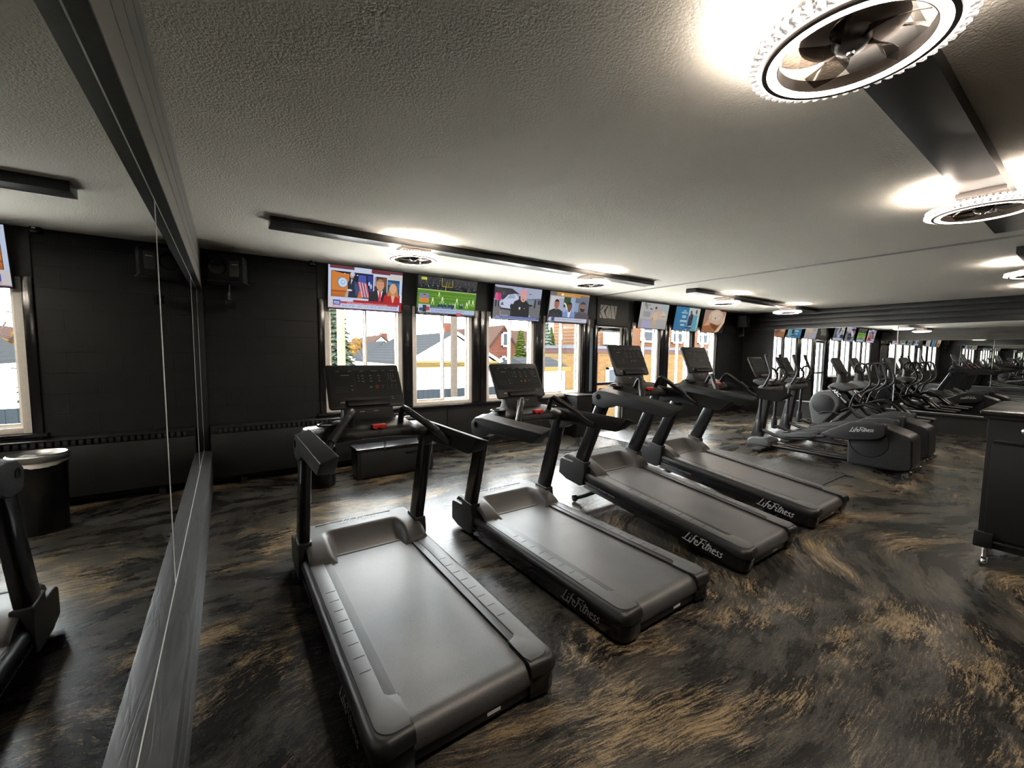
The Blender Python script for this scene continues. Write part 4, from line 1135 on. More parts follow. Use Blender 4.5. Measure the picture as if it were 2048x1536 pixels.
def art_football():
    R = random.Random(3)
    A = Art(W_TV, H_TV)
    A.rect(0, 0, 1, 1, rgb(48, 48, 52)); A.rect(0, 0.66, 1, 0.80, rgb(24, 28, 32))
    cols = [rgb(95, 90, 95), rgb(70, 65, 70), rgb(120, 110, 100), rgb(30, 30, 34), rgb(140, 150, 150), rgb(60, 75, 80)]
    for k in range(420):
        x, y_ = R.random(), 0.76 + 0.24 * R.random() ** 0.9
        A.rect(x, y_, min(1, x + 0.008), min(1, y_ + 0.014), R.choice(cols), k > 0)
    for k in range(60):
        x, y_ = R.random(), 0.66 + 0.12 * R.random()
        A.rect(x, y_, min(1, x + 0.007), y_ + 0.022, R.choice([rgb(190, 200, 200), rgb(110, 120, 125), rgb(70, 80, 85)]), k > 0)
    A.rect(0, 0.16, 1, 0.66, rgb(88, 140, 40))
    for k in range(5): A.rect(0, 0.20 + 0.09 * k, 1, 0.245 + 0.09 * k, rgb(78, 128, 34), k > 0)
    A.rect(0, 0.645, 1, 0.662, rgb(205, 215, 140))
    for yy in (0.51, 0.45): A.rect(0.2, yy, 1, yy + 0.006, rgb(140, 180, 90), yy < 0.5)
    A.line([(0.39, 0.99), (0.39, 0.77), (0.565, 0.77), (0.565, 0.96)], 0.012, rgb(215, 205, 60)); A.line([(0.455, 0.77), (0.455, 0.64)], 0.014, rgb(200, 190, 50)); A.line([(0.455, 0.77), (0.475, 0.9)], 0.01, rgb(180, 165, 50)); A.line([(0.50, 0.77), (0.505, 0.9)], 0.01, rgb(180, 165, 50))
    for x, y_, s in ((0.25, 0.38, 1.1), (0.41, 0.42, 1.1), (0.66, 0.41, 1.1), (0.35, 0.56, 0.8), (0.84, 0.33, 1.1), (0.88, 0.40, 1.0), (0.95, 0.40, 1.1), (0.63, 0.25, 1.0)):
        for dx in (-1, 1): A.line([(x, y_), (x + dx * 0.018 * s, y_ - 0.06 * s), (x + dx * 0.014 * s, y_ - 0.10 * s)], 0.018 * s, rgb(205, 225, 150))
        A.ell(x, y_ + 0.01, 0.014 * s, 0.03 * s, rgb(215, 235, 190), False, 10); A.ell(x, y_ + 0.05 * s, 0.009 * s, 0.018 * s, rgb(225, 235, 210), False, 8)
    for x in (0.36, 0.41, 0.46, 0.53, 0.575, 0.60, 0.72, 0.75):
        A.ell(x, 0.25, 0.024, 0.055, rgb(40, 62, 70), False, 10); A.ell(x + 0.008, 0.31, 0.012, 0.026, rgb(150, 180, 170), False, 8)
    A.rect(0.03, 0.30, 0.185, 0.55, rgb(125, 130, 165)); A.rect(0.03, 0.30, 0.185, 0.42, rgb(200, 150, 75)); head(A, 0.11, 0.47, 0.11, rgb(190, 130, 105), rgb(70, 45, 40), rgb(215, 130, 60))
    A.rect(0.02, 0.05, 0.21, 0.26, rgb(185, 195, 215)); A.ell(0.065, 0.12, 0.032, 0.05, rgb(60, 90, 110), False); A.rect(0.09, 0.06, 0.15, 0.24, rgb(40, 50, 70)); A.ell(0.175, 0.14, 0.03, 0.07, rgb(170, 80, 70)); A.rect(0.16, 0.06, 0.21, 0.10, rgb(205, 185, 170))
    A.rect(0.21, 0.17, 0.60, 0.225, rgb(38, 60, 85)); A.text('NFC SOUTH: WEEK 10 AT A GLANCE', 0.23, 0.18, 0.032, rgb(200, 215, 230), 0.34)
    A.rect(0.21, 0.045, 0.99, 0.17, rgb(175, 190, 220)); A.text('Are Titans legitimate Super Bowl contenders?', 0.23, 0.105, 0.042, rgb(55, 75, 130), 0.56); A.text('4th in league behind 6-2 AFC record', 0.23, 0.06, 0.026, rgb(80, 95, 140), 0.46)
    A.rect(0, 0, 1, 0.045, rgb(35, 32, 36)); A.text('TONIGHT', 0.03, 0.008, 0.028, rgb(225, 225, 230), 0.09); A.text('NBA: Mavericks 117, Magic 87', 0.14, 0.012, 0.02, rgb(190, 190, 195), 0.38); A.rect(0.66, 0.0, 0.755, 0.075, rgb(190, 45, 60)); A.text('ESPN', 0.672, 0.02, 0.03, rgb(240, 215, 220), 0.07); A.text('NEXT: NFL LIVE', 0.77, 0.012, 0.02, rgb(190, 190, 195), 0.18)
    A.rect(0.05, 0.90, 0.135, 0.965, rgb(215, 215, 75)); A.text('ESPN HD', 0.06, 0.915, 0.03, rgb(70, 70, 30), 0.06)
    return A
def art_reporter():
    A = Art(W_TV, H_TV)
    A.rect(0, 0, 1, 1, rgb(165, 172, 195)); A.rect(0, 0, 1, 0.56, rgb(112, 112, 116)); A.poly([(0, 0.95), (0.55, 0.72), (0.55, 0.60), (0, 0.60)], rgb(62, 60, 66)); A.poly([(0.04, 0.93), (0.35, 0.93), (0.52, 0.78), (0.3, 0.80)], rgb(50, 50, 58))
    A.poly([(0.68, 0.66), (1, 0.72), (1, 0.54), (0.68, 0.54)], rgb(110, 112, 125)); A.rect(0.72, 0.80, 0.77, 0.83, rgb(80, 95, 150)); A.line([(0.70, 0.60), (0.69, 0.95)], 0.012, rgb(140, 145, 160))
    A.poly([(0.75, 0.05), (0.83, 0.05), (0.72, 0.26), (0.70, 0.26)], rgb(190, 190, 195))
    for x, c in ((0.03, rgb(215, 85, 140)), (0.09, rgb(190, 60, 115))):
        A.rect(x, 0.36, x + 0.025, 0.58, rgb(35, 35, 50)); A.ell(x + 0.018, 0.66, 0.035, 0.12, c); A.ell(x + 0.02, 0.80, 0.014, 0.03, rgb(60, 45, 45), False, 8)
    A.ell(0.21, 0.62, 0.06, 0.12, rgb(60, 60, 68)); A.ell(0.18, 0.76, 0.02, 0.05, rgb(90, 90, 95))
    A.poly([(0.12, 0.40), (0.11, 0.52), (0.20, 0.60), (0.28, 0.74), (0.42, 0.78), (0.50, 0.72), (0.52, 0.40), (0.40, 0.32), (0.16, 0.34)], rgb(190, 200, 225)); A.poly([(0.25, 0.62), (0.31, 0.73), (0.41, 0.75), (0.42, 0.65)], rgb(150, 165, 185)); A.poly([(0.12, 0.40), (0.16, 0.34), (0.40, 0.32), (0.38, 0.27), (0.14, 0.30)], rgb(38, 38, 44)); A.ell(0.37, 0.40, 0.035, 0.08, rgb(45, 45, 50)); A.ell(0.17, 0.48, 0.02, 0.03, rgb(95, 100, 110)); A.rect(0.14, 0.42, 0.20, 0.455, rgb(70, 72, 80))
    A.poly([(0.68, 0.52), (0.70, 0.62), (0.80, 0.66), (0.86, 0.58), (0.84, 0.48), (0.72, 0.46)], rgb(120, 135, 145)); A.ell(0.77, 0.47, 0.05, 0.03, rgb(40, 42, 48))
    for x in (0.86, 0.94, 0.98): A.poly([(x - 0.012, 0.40 if x < 0.9 else 0.52), (x, 0.66), (x + 0.025, 0.66), (x + 0.02, 0.40 if x < 0.9 else 0.52)], rgb(38, 38, 48))
    A.poly([(0.36, 0.0), (0.35, 0.30), (0.42, 0.56), (0.52, 0.64), (0.66, 0.62), (0.74, 0.50), (0.76, 0.10), (0.74, 0.0)], rgb(36, 38, 42)); A.poly([(0.40, 0.0), (0.38, 0.10), (0.72, 0.10), (0.74, 0.0)], rgb(48, 58, 85))
    A.ell(0.60, 0.68, 0.06, 0.13, rgb(215, 165, 150)); A.poly([(0.54, 0.60), (0.60, 0.55), (0.665, 0.60), (0.66, 0.54), (0.60, 0.50), (0.55, 0.54)], rgb(30, 30, 34)); A.ell(0.601, 0.63, 0.018, 0.022, rgb(120, 60, 60), False)
    A.poly([(0.525, 0.74), (0.535, 0.86), (0.57, 0.95), (0.63, 0.95), (0.665, 0.86), (0.672, 0.74), (0.60, 0.79)], rgb(220, 150, 165)); A.rect(0.575, 0.96, 0.585, 1.0, rgb(30, 30, 30))
    for q in (-1, 1): A.ell(0.60 + q * 0.022, 0.70, 0.008, 0.010, rgb(90, 55, 55), q > 0, 8)
    A.ell(0.54, 0.36, 0.02, 0.045, rgb(205, 205, 210)); A.rect(0.63, 0.36, 0.655, 0.375, rgb(215, 215, 220)); A.ell(0.53, 0.06, 0.035, 0.05, rgb(150, 150, 160))
    A.rect(0.16, 0.08, 0.31, 0.12, rgb(200, 205, 220)); A.rect(0.14, 0.09, 0.155, 0.24, rgb(200, 140, 130))
    A.rect(0.05, 0.035, 0.97, 0.105, rgb(70, 82, 150)); A.text('FOX 2', 0.06, 0.05, 0.04, rgb(230, 235, 250), 0.10, 0, 0.01); A.text('EVERY KIDS AND NEWS: HUNDREDS WAITING FOR FOOD', 0.19, 0.055, 0.030, rgb(210, 218, 240), 0.74)
    A.rect(0, 0, 1, 0.035, rgb(150, 158, 185))
    return A
def art_trio():
    A = Art(W_TV, H_TV)
    A.rect(0, 0, 1, 1, rgb(135, 138, 150)); A.rect(0, 0.86, 1, 1, rgb(190, 140, 80)); A.rect(0.0, 0.88, 0.16, 1.0, rgb(110, 110, 115)); A.rect(0.76, 0.83, 1, 0.95, rgb(120, 115, 115)); A.rect(0.27, 0.89, 0.33, 0.97, rgb(235, 225, 205)); A.text('MAYOR FORUM', 0.36, 0.90, 0.045, rgb(235, 205, 150), 0.26)
    A.rect(0.02, 0.16, 0.35, 0.86, rgb(195, 198, 205)); A.rect(0.22, 0.16, 0.35, 0.80, rgb(165, 170, 190)); A.rect(0.35, 0.16, 0.64, 0.86, rgb(150, 170, 200)); A.rect(0.35, 0.52, 0.52, 0.86, rgb(50, 75, 45)); A.line([(0.36, 0.66), (0.41, 0.60), (0.45, 0.45)], 0.05, rgb(225, 225, 220)); A.rect(0.64, 0.16, 0.99, 0.86, rgb(100, 110, 130)); A.rect(0.64, 0.40, 0.74, 0.70, rgb(140, 160, 185))
    head(A, 0.18, 0.60, 0.30, rgb(165, 110, 90), rgb(45, 35, 32), rgb(42, 45, 50)); head(A, 0.51, 0.55, 0.29, rgb(120, 80, 60), rgb(30, 26, 26), rgb(120, 145, 195), rgb(220, 225, 235)); head(A, 0.85, 0.58, 0.34, rgb(145, 105, 90), rgb(60, 45, 40), rgb(85, 80, 85), None, None, False, rgb(55, 40, 36))
    for k in range(26):
        A.ell(0.06 + 0.009 * k, 0.20 + 0.11 * ((k * 7) % 5) / 5, 0.008, 0.012, rgb(120, 125, 130) if k % 2 else rgb(20, 22, 26), k > 0, 6)
    A.rect(0.03, 0.04, 1.0, 0.17, rgb(195, 198, 212)); A.rect(0.08, 0.04, 0.17, 0.17, rgb(110, 115, 160)); A.ell(0.125, 0.105, 0.028, 0.05, rgb(60, 65, 120)); A.text('DETROIT FAMILIES AND LOCAL CANDIDATES', 0.20, 0.09, 0.045, rgb(80, 85, 125), 0.66); A.rect(0.28, 0.17, 0.62, 0.195, rgb(80, 90, 150))
    A.rect(0, 0, 1, 0.04, rgb(75, 75, 90)); A.text('NEWS', 0.06, 0.006, 0.026, rgb(220, 220, 225), 0.08)
    return A
def art_pale():
    A = Art(W_TV, H_TV)
    A.rect(0, 0, 1, 1, rgb(172, 170, 170)); A.rect(0.0, 0.0, 1, 0.36, rgb(160, 158, 158)); A.rect(0.75, 0.5, 1, 1, rgb(160, 172, 172)); A.rect(0.12, 0.45, 0.36, 0.66, rgb(148, 146, 146)); A.rect(0.0, 0.0, 0.10, 0.34, rgb(150, 148, 146)); A.rect(0.12, 0.03, 0.42, 0.27, rgb(165, 158, 195))
    A.ell(0.15, 0.93, 0.035, 0.10, rgb(110, 122, 112)); A.ell(0.21, 0.84, 0.03, 0.10, rgb(120, 130, 122)); A.ell(0.28, 0.92, 0.05, 0.04, rgb(140, 150, 140)); A.ell(0.35, 0.78, 0.022, 0.03, rgb(60, 58, 58)); A.ell(0.385, 0.76, 0.014, 0.03, rgb(70, 68, 68))
    A.poly([(0.46, 0.62), (0.44, 0.40), (0.48, 0.33), (0.60, 0.33), (0.63, 0.46), (0.60, 0.66)], rgb(205, 178, 150)); A.poly([(0.48, 0.34), (0.44, 0.05), (0.47, 0.04), (0.54, 0.33)], rgb(200, 165, 140)); A.poly([(0.55, 0.34), (0.55, 0.05), (0.58, 0.05), (0.61, 0.34)], rgb(195, 165, 140))
    A.line([(0.48, 0.62), (0.42, 0.46), (0.46, 0.36)], 0.05, rgb(205, 170, 145)); A.rect(0.455, 0.36, 0.475, 0.43, rgb(60, 45, 45)); A.ell(0.53, 0.74, 0.035, 0.07, rgb(190, 150, 135)); A.ell(0.535, 0.83, 0.04, 0.05, rgb(75, 62, 72))
    A.poly([(0.64, 0.40), (0.62, 0.62), (0.68, 0.76), (0.74, 0.70), (0.76, 0.42)], rgb(195, 172, 150)); A.ell(0.68, 0.76, 0.03, 0.06, rgb(190, 160, 145)); A.poly([(0.76, 0.42), (0.75, 0.62), (0.82, 0.74), (0.92, 0.60), (0.93, 0.44)], rgb(205, 185, 165)); A.rect(0.76, 0.48, 0.92, 0.53, rgb(165, 140, 100))
    for x in (0.66, 0.73, 0.80, 0.90): A.line([(x, 0.42), (x + 0.01, 0.16)], 0.022, rgb(190, 175, 160), x > 0.7)
    A.rect(0.10, 0.34, 1, 0.345, rgb(140, 138, 138))
    return A
def art_blue():
    A = Art(W_TV, H_TV)
    A.rect(0, 0, 1, 1, rgb(45, 110, 155)); A.rect(0.53, 0.15, 1, 1, rgb(178, 188, 182)); A.rect(0.50, 0.15, 0.62, 0.55, rgb(120, 145, 160))
    for x, y_, w_, h_ in ((0.30, 0.82, 0.12, 0.05), (0.24, 0.73, 0.24, 0.06), (0.28, 0.54, 0.16, 0.11), (0.22, 0.36, 0.27, 0.09), (0.26, 0.20, 0.17, 0.08)):
        A.rect(x, y_, x + w_, y_ + h_, rgb(165, 195, 200), y_ < 0.8)
    A.text('WHY', 0.32, 0.83, 0.03, rgb(45, 110, 155), 0.08); A.text('CHANGE', 0.26, 0.74, 0.04, rgb(60, 115, 150), 0.20); A.text('NOW', 0.30, 0.565, 0.06, rgb(60, 115, 150), 0.12); A.text('AGENCY', 0.24, 0.38, 0.05, rgb(60, 115, 150), 0.23); A.text('FOR', 0.28, 0.215, 0.045, rgb(60, 115, 150), 0.13)
    A.poly([(0.54, 0.20), (0.55, 0.62), (0.62, 0.76), (0.74, 0.72), (0.76, 0.24)], rgb(38, 45, 70)); A.ell(0.63, 0.80, 0.045, 0.085, rgb(95, 80, 78)); A.rect(0.60, 0.60, 0.635, 0.68, rgb(150, 70, 85))
    A.poly([(0.70, 0.0), (0.74, 0.60), (0.80, 0.72), (0.92, 0.70), (0.94, 0.10), (0.92, 0.0)], rgb(85, 150, 165)); A.ell(0.85, 0.84, 0.038, 0.10, rgb(75, 72, 75)); A.poly([(0.90, 0.04), (0.92, 0.40), (0.97, 0.42), (0.97, 0.04)], rgb(130, 170, 175))
    A.rect(0.48, 0.12, 0.74, 0.17, rgb(30, 45, 65)); A.rect(0.0, 0.0, 0.97, 0.025, rgb(110, 120, 125)); A.ell(0.52, 0.05, 0.03, 0.03, rgb(150, 190, 205))
    return A
def art_food():
    A = Art(W_TV, H_TV)
    A.rect(0, 0, 1, 1, rgb(168, 122, 96)); A.poly([(0, 1), (0.25, 1), (0.10, 0.55), (0, 0.6)], rgb(150, 125, 110)); A.ell(0.56, 0.70, 0.36, 0.36, rgb(192, 168, 148)); A.ell(0.55, 0.76, 0.26, 0.22, rgb(204, 184, 164))
    A.poly([(0.0, 0.0), (0.0, 0.26), (0.18, 0.30), (0.36, 0.44), (0.55, 0.30), (0.75, 0.30), (0.62, 0.0)], rgb(150, 98, 62)); A.poly([(0.05, 0.28), (0.20, 0.55), (0.34, 0.46), (0.30, 0.32)], rgb(196, 152, 122)); A.poly([(0.32, 0.44), (0.62, 0.36), (0.76, 0.34), (0.62, 0.10), (0.44, 0.22)], rgb(112, 66, 38))
    A.ell(0.53, 0.66, 0.022, 0.06, rgb(130, 90, 75)); A.line([(0.26, 0.88), (0.34, 0.70), (0.30, 0.52)], 0.025, rgb(175, 120, 105)); A.line([(0.60, 0.74), (0.74, 0.80), (0.86, 0.74)], 0.018, rgb(175, 140, 120)); A.poly([(0.98, 0.95), (1.0, 0.95), (1, 0.45), (0.78, 0.05), (0.60, 0.0), (0.66, 0.0), (0.80, 0.30), (0.90, 0.60)], rgb(208, 178, 152)); A.poly([(1, 0.5), (1, 0.0), (0.66, 0.0), (0.80, 0.06)], rgb(22, 21, 21))
    return A
M['tv_black'] = pmat('tv_black', (0.012, 0.012, 0.012), 0.3)
TVS = [(1.565, art_news, 'leftmost wall television, news picture with three panels and a red banner'), (2.742, art_football, 'wall television showing a green football field'), (4.022, art_reporter, 'wall television with a reporter in a pink knit hat'),
       (5.163, art_trio, 'wall television showing three heads side by side, left of the logo sign'), (7.63, art_pale, 'wall television with pale grey picture of a beige figure'), (8.862, art_blue, 'wall television with a bright blue picture'), (10.02, art_food, 'rightmost wall television, orange brown picture')]
tilt = math.atan2(0.088, 0.515)
for xc, fn, lab in TVS:
    t = thing('television', lab, 'television', (xc, 5.69, 2.075), 'televisions over the windows', None, (tilt, 0, 0))
    w, h = W_TV + 0.018, H_TV + 0.022
    MB().box(-w / 2, w / 2, -0.004, 0.035, 0.0, h, 0, 0.004).box(-w * 0.3, w * 0.3, 0.035, 0.055, h * 0.15, h * 0.75, 0, 0.01).build('housing', M['tv_black'], t)
    fn().build('screen', M['screen'], t, (-W_TV / 2, -0.0045, 0.014), (1, 0, 0), (0, 0, 1), (0, -1, 0), 0.00012)
    MB().box(-0.06, 0.06, 0.05, 0.07, h * 0.30, h * 0.60).tube([(0, 0.07, h * 0.45), (0, 0.115, h * 0.40)], 0.02, 8).build('wall_bracket', M['black_gloss'], t)

# ------------------------------------------------------------------ ceiling boards and fan lights
BOARDS = [(0.345, 5.44, 4.035, 4.215, 'long black ceiling board nearest the window wall, in the left half'), (6.56, 11.72, 4.035, 4.215, 'black ceiling board near the window wall, in the right half'),
          (0.345, 5.44, 0.42, 0.62, 'black ceiling board overhead at the top right of the photo'), (6.63, 11.72, 0.40, 0.60, 'black ceiling board at the right edge of the photo')]
for x0, x1, y0, y1, lab in BOARDS:
    t = thing('ceiling_board', lab, 'board', ((x0 + x1) / 2, (y0 + y1) / 2, H), 'black boards carrying the ceiling fan lights')
    hx, hy = (x1 - x0) / 2, (y1 - y0) / 2
    b = MB().box(-hx, hx, -hy, hy, -0.07, -0.0005, 0, 0.002)
    b.build('board', M['board_paint'], t)
M['led'] = emat('led_ring', (1.0, 0.87, 0.74), 160.0)
M['led_soft'] = emat('crystal_glow', (1.0, 0.89, 0.79), 2.8)
M['lamp_bronze'] = pmat('lamp_bronze', (0.10, 0.085, 0.075), 0.35, metal=0.3)
M['lamp_black'] = pmat('lamp_black', (0.03, 0.027, 0.025), 0.3)
def crystal_mat():
    m, nt, N, L, B = newmat('crystal')
    B.inputs['Base Color'].default_value = (0.9, 0.88, 0.86, 1); B.inputs['Roughness'].default_value = 0.12
    tc = N.new('ShaderNodeTexCoord'); n = N.new('ShaderNodeTexNoise'); n.inputs['Scale'].default_value = 110
    L.new(tc.outputs['Object'], n.inputs['Vector'])
    mr = N.new('ShaderNodeMapRange'); mr.inputs['From Min'].default_value = 0.42; mr.inputs['From Max'].default_value = 0.58; mr.inputs['To Min'].default_value = 0.12; mr.inputs['To Max'].default_value = 0.5
    L.new(n.outputs['Fac'], mr.inputs['Value'])
    B.inputs['Emission Color'].default_value = (1.0, 0.92, 0.85, 1)
    L.new(mr.outputs['Result'], B.inputs['Emission Strength'])
    return m
M['crystal'] = crystal_mat()
def make_lamp(label, loc):
    """ring shaped fan lamp hanging under a ceiling board; origin at the underside of the board"""
    T = thing('ceiling_fan_light', label, 'ceiling light', loc, 'ring shaped ceiling fan lights')
    MB().box(-0.15, 0.15, -0.11, 0.11, -0.030, 0.0, 0, 0.004).build('mounting_box', M['lamp_black'], T)
    MB().lathe([(0, -0.03), (0.135, -0.03), (0.135, -0.055), (0.11, -0.062), (0, -0.062)], (0, 0, 0), 36).build('motor', M['lamp_bronze'], T)
    zr = -0.100
    bw = MB()
    for k in range(4):
        a = PI / 4 + PI / 2 * k
        c, s_ = math.cos(a), math.sin(a)
        bw.tube([(0.12 * c, 0.12 * s_, -0.05), (0.185 * c, 0.185 * s_, -0.052), (0.222 * c, 0.222 * s_, -0.066), (0.228 * c, 0.228 * s_, zr + 0.022)], 0.005, 6)
    bw.build('support_arm', M['lamp_black'], T)
    MB().lathe([(0.2185, zr + 0.022), (0.238, zr + 0.022), (0.239, zr - 0.012), (0.235, zr - 0.020), (0.221, zr - 0.020), (0.2185, zr - 0.012)], (0, 0, 0), 64, 0, 'z', None, True).build('ring_frame', M['lamp_bronze'], T, 50)
    MB().lathe([(0.194, zr + 0.010), (0.2175, zr + 0.010), (0.2175, zr - 0.014), (0.213, zr - 0.018), (0.199, zr - 0.018), (0.195, zr - 0.014)], (0, 0, 0), 64, 0, 'z', None, True).build('light_ring', M['led'], T, 50)
    MB().lathe([(0.190, zr + 0.020), (0.1935, zr + 0.020), (0.1935, zr - 0.017), (0.190, zr - 0.017)], (0, 0, 0), 64, 0, 'z', None, True).build('light_shield', M['lamp_bronze'], T, 50)  # added ring that keeps the LED light off the fan blades
    MB().lathe([(0.2385, zr + 0.022), (0.247, zr + 0.022), (0.247, zr - 0.014), (0.2415, zr - 0.014)], (0, 0, 0), 64, 0, 'z', None, True).build('glow_ring', M['led_soft'], T, 50)
    cr = MB()
    nC = 56
    for k in range(nC):
        a = 2 * PI * k / nC
        Rm = Matrix.Rotation(a, 4, 'Z')
        for (r0, r1, z0, z1, w) in ((0.246, 0.275, zr - 0.012, zr + 0.010, 0.0105), (0.246, 0.270, zr + 0.013, zr + 0.034, 0.0085)):
            t = bmesh.new()
            wv = w
            v = [t.verts.new(p) for p in ((r0, -wv, z0), (r0, wv, z0), (r0, wv, z1), (r0, -wv, z1), (r1, -wv * 0.55, z0 + 0.005), (r1, wv * 0.55, z0 + 0.005), (r1, wv * 0.55, z1 - 0.005), (r1, -wv * 0.55, z1 - 0.005))]
            for f in ((0, 1, 2, 3), (4, 7, 6, 5), (0, 4, 5, 1), (1, 5, 6, 2), (2, 6, 7, 3), (3, 7, 4, 0)):
                t.faces.new([v[i] for i in f])
            bmesh.ops.transform(t, matrix=Rm, verts=t.verts)
            me = bpy.data.meshes.new('tmp'); t.to_mesh(me); t.free(); cr.bm.from_mesh(me); bpy.data.meshes.remove(me)
    cr.build('crystal_ring', M['crystal'], T, 0)
    hub = MB().lathe([(0, -0.062), (0.05, -0.062), (0.05, -0.085), (0.035, -0.11), (0.0, -0.118)], (0, 0, 0), 28)
    ho = hub.build('fan_hub', M['lamp_black'], T, 60)
    MB().lathe([(0, -0.118), (0.012, -0.118), (0.010, -0.124), (0, -0.126)], (0, 0, 0), 16).build('hub_cap', M['chrome'], ho, 60)
    for k in range(5):
        a = 2 * PI * k / 5 + 0.4
        rows = []
        for q in range(7):
            u = q / 6
            r = 0.04 + 0.142 * u
            sw = a + 0.55 * u
            half = 0.16 + 0.62 * math.sin(PI * min(1, 0.15 + 0.80 * u)) * 0.62
            row = []
            for p in range(5):
                v = p / 4 - 0.5
                ang = sw + half * v * (0.9 if u > 0.2 else 0.7)
                row.append((r * math.cos(ang), r * math.sin(ang), -0.086 + 0.030 * v - 0.010 * u))
            rows.append(row)
        vs = [p for r_ in rows for p in r_]
        n0 = len(vs)
        vs += [(p[0], p[1], p[2] + 0.0025) for p in vs]
        fs = []
        for i in range(6):
            for j in range(4):
                b0 = i * 5 + j
                fs.append((b0, b0 + 1, b0 + 6, b0 + 5)); fs.append((n0 + b0 + 5, n0 + b0 + 6, n0 + b0 + 1, n0 + b0))
        per = [0, 1, 2, 3, 4] + [5 * i + 4 for i in range(1, 7)] + [33, 32, 31, 30] + [5 * i for i in range(5, 0, -1)]
        for i in range(len(per)):
            p, q = per[i], per[(i + 1) % len(per)]
            fs.append((q, p, n0 + p, n0 + q))
        MB().polys(vs, fs).build('fan_blade', M['smoke'], T, 60)
    return T
LB = H - 0.0705
lamps = [(1.62, 4.125, 'ring fan light above the leftmost television'), (4.17, 4.125, 'ring fan light left of the logo sign, near the window wall'), (7.64, 4.125, 'ring fan light in front of the blue television screen'),
         (10.3, 4.125, 'ring fan light nearest the dark far corner'), (1.62, 0.515, 'largest ring fan light, overhead at the top edge'), (4.075, 0.525, 'ring fan light at the lower end of the overhead board'), (7.65, 0.50, 'ring fan light cut by the right edge, beyond the ceiling joint'), (10.3, 0.50, 'ring fan light out of frame beyond the right edge, near the far mirror')]
l0 = make_lamp(lamps[0][2], (lamps[0][0], lamps[0][1], LB))
for x, y_, lab in lamps[1:]:
    dup(l0, (x, y_, LB), lab)

# ------------------------------------------------------------------ speakers and small fittings
def make_speaker(label, loc, rz, flip):
    t = thing('wall_speaker', label, 'speaker', loc, 'speakers on the window wall', None, (0, 0, rz))
    MB().loft([[(-0.16, -0.13, 0), (0.16, -0.13, 0), (0.16, 0.10, 0), (-0.16, 0.10, 0)], [(-0.16, -0.11, 0.28), (0.16, -0.11, 0.28), (0.16, 0.10, 0.28), (-0.16, 0.10, 0.28)]], 0, True, 0.02).build('cabinet', M['charcoal'], t)
    s = MB()
    s.prism([(-0.165, -0.150), (0.165, -0.150), (0.175, 0.10), (-0.175, 0.10)], 'z', -0.012, 0.004, 0, 0.004)
    s.build('base_shelf', M['black_satin'], t)
    V = Vector((0, 0.02, 0.28)).normalized(); Nn = Vector((0, -V.z, V.y))
    ax = Matrix.Rotation(math.radians(-4), 4, 'X')
    co = MB().lathe([(0.085, 0.004), (0.080, -0.008), (0.045, 0.018), (0.0, 0.014)], (-0.07, -0.1215, 0.145), 32, 0, 'y').build('woofer', M['black_gloss'], t, 60)
    MB().box(0.035, 0.125, -0.128, -0.115, 0.05, 0.22, 0, 0.006).build('horn', M['grey_plastic'], t)
    MB().box(0.012, 0.022, -0.1285, -0.115, 0.03, 0.25, 0, 0.002).build('grille_slot', M['tick'], t)
    MB().box(0.06, 0.115, -0.1300, -0.127, 0.175, 0.183).build('badge', M['silver'], t)
    MB().tube([(0, -0.02, -0.01), (0, -0.02, -0.19)], 0.013, 10).box(-0.03, 0.03, -0.05, 0.12, -0.27, -0.19, 0, 0.006).build('bracket', M['black_gloss'], t)
    return t
sp1 = make_speaker('black wall speaker in the corner beside the left mirror', (0.06, 5.565, 2.275), math.radians(-14), 1)
sp2 = dup(sp1, (11.30, 5.565, 2.275), 'black wall speaker in the dim far corner beyond the televisions', (0, 0, math.radians(14)))
c = thing('security_camera', 'tiny black camera with a thin cable, at ceiling corner left of the first television', 'camera', (0.93, YW - 0.03, H))
MB().box(-0.035, 0.035, -0.05, 0.028, -0.055, 0.0, 0, 0.006).build('housing', M['black_gloss'], c)
MB().box(-0.005, 0.022, -0.0515, -0.045, -0.018, -0.004).build('label_tab', M['white_label'], c)
MB().tube([(0.03, 0.0, -0.03), (0.06, 0.012, -0.08), (0.085, 0.02, -0.20), (0.095, 0.02, -0.32), (0.10, 0.02, -0.44)], 0.004, 6).build('cable', M['rubber'], c)

# ------------------------------------------------------------------ things along the window wall
r = thing('baseboard_heater', 'long black finned heater under the leftmost window', 'heater', (0, YW, 0))
hb = MB().box(-0.17, 2.15, -0.16, -0.002, 0.10, 0.60, 0, 0.008).box(-0.17, 2.15, -0.12, -0.002, 0.60, 0.655, 0, 0.004)
hb.build('heater_body', M['black_paint'], r)
fn = MB()
for k in range(42):
    x = -0.10 + k * 0.053
    fn.box(x, x + 0.034, -0.150, -0.118, 0.604, 0.655, 0, 0.006)
fn.build('fins', M['charcoal'], r)
MB().box(-0.17, 2.15, -0.155, -0.004, 0.658, 0.672, 0, 0.004).build('top_plate', M['charcoal'], r)
for xx in (0.1, 1.9):
    MB().box(xx, xx + 0.06, -0.13, -0.03, 0.0, 0.10).build('leg', M['black_satin'], r)

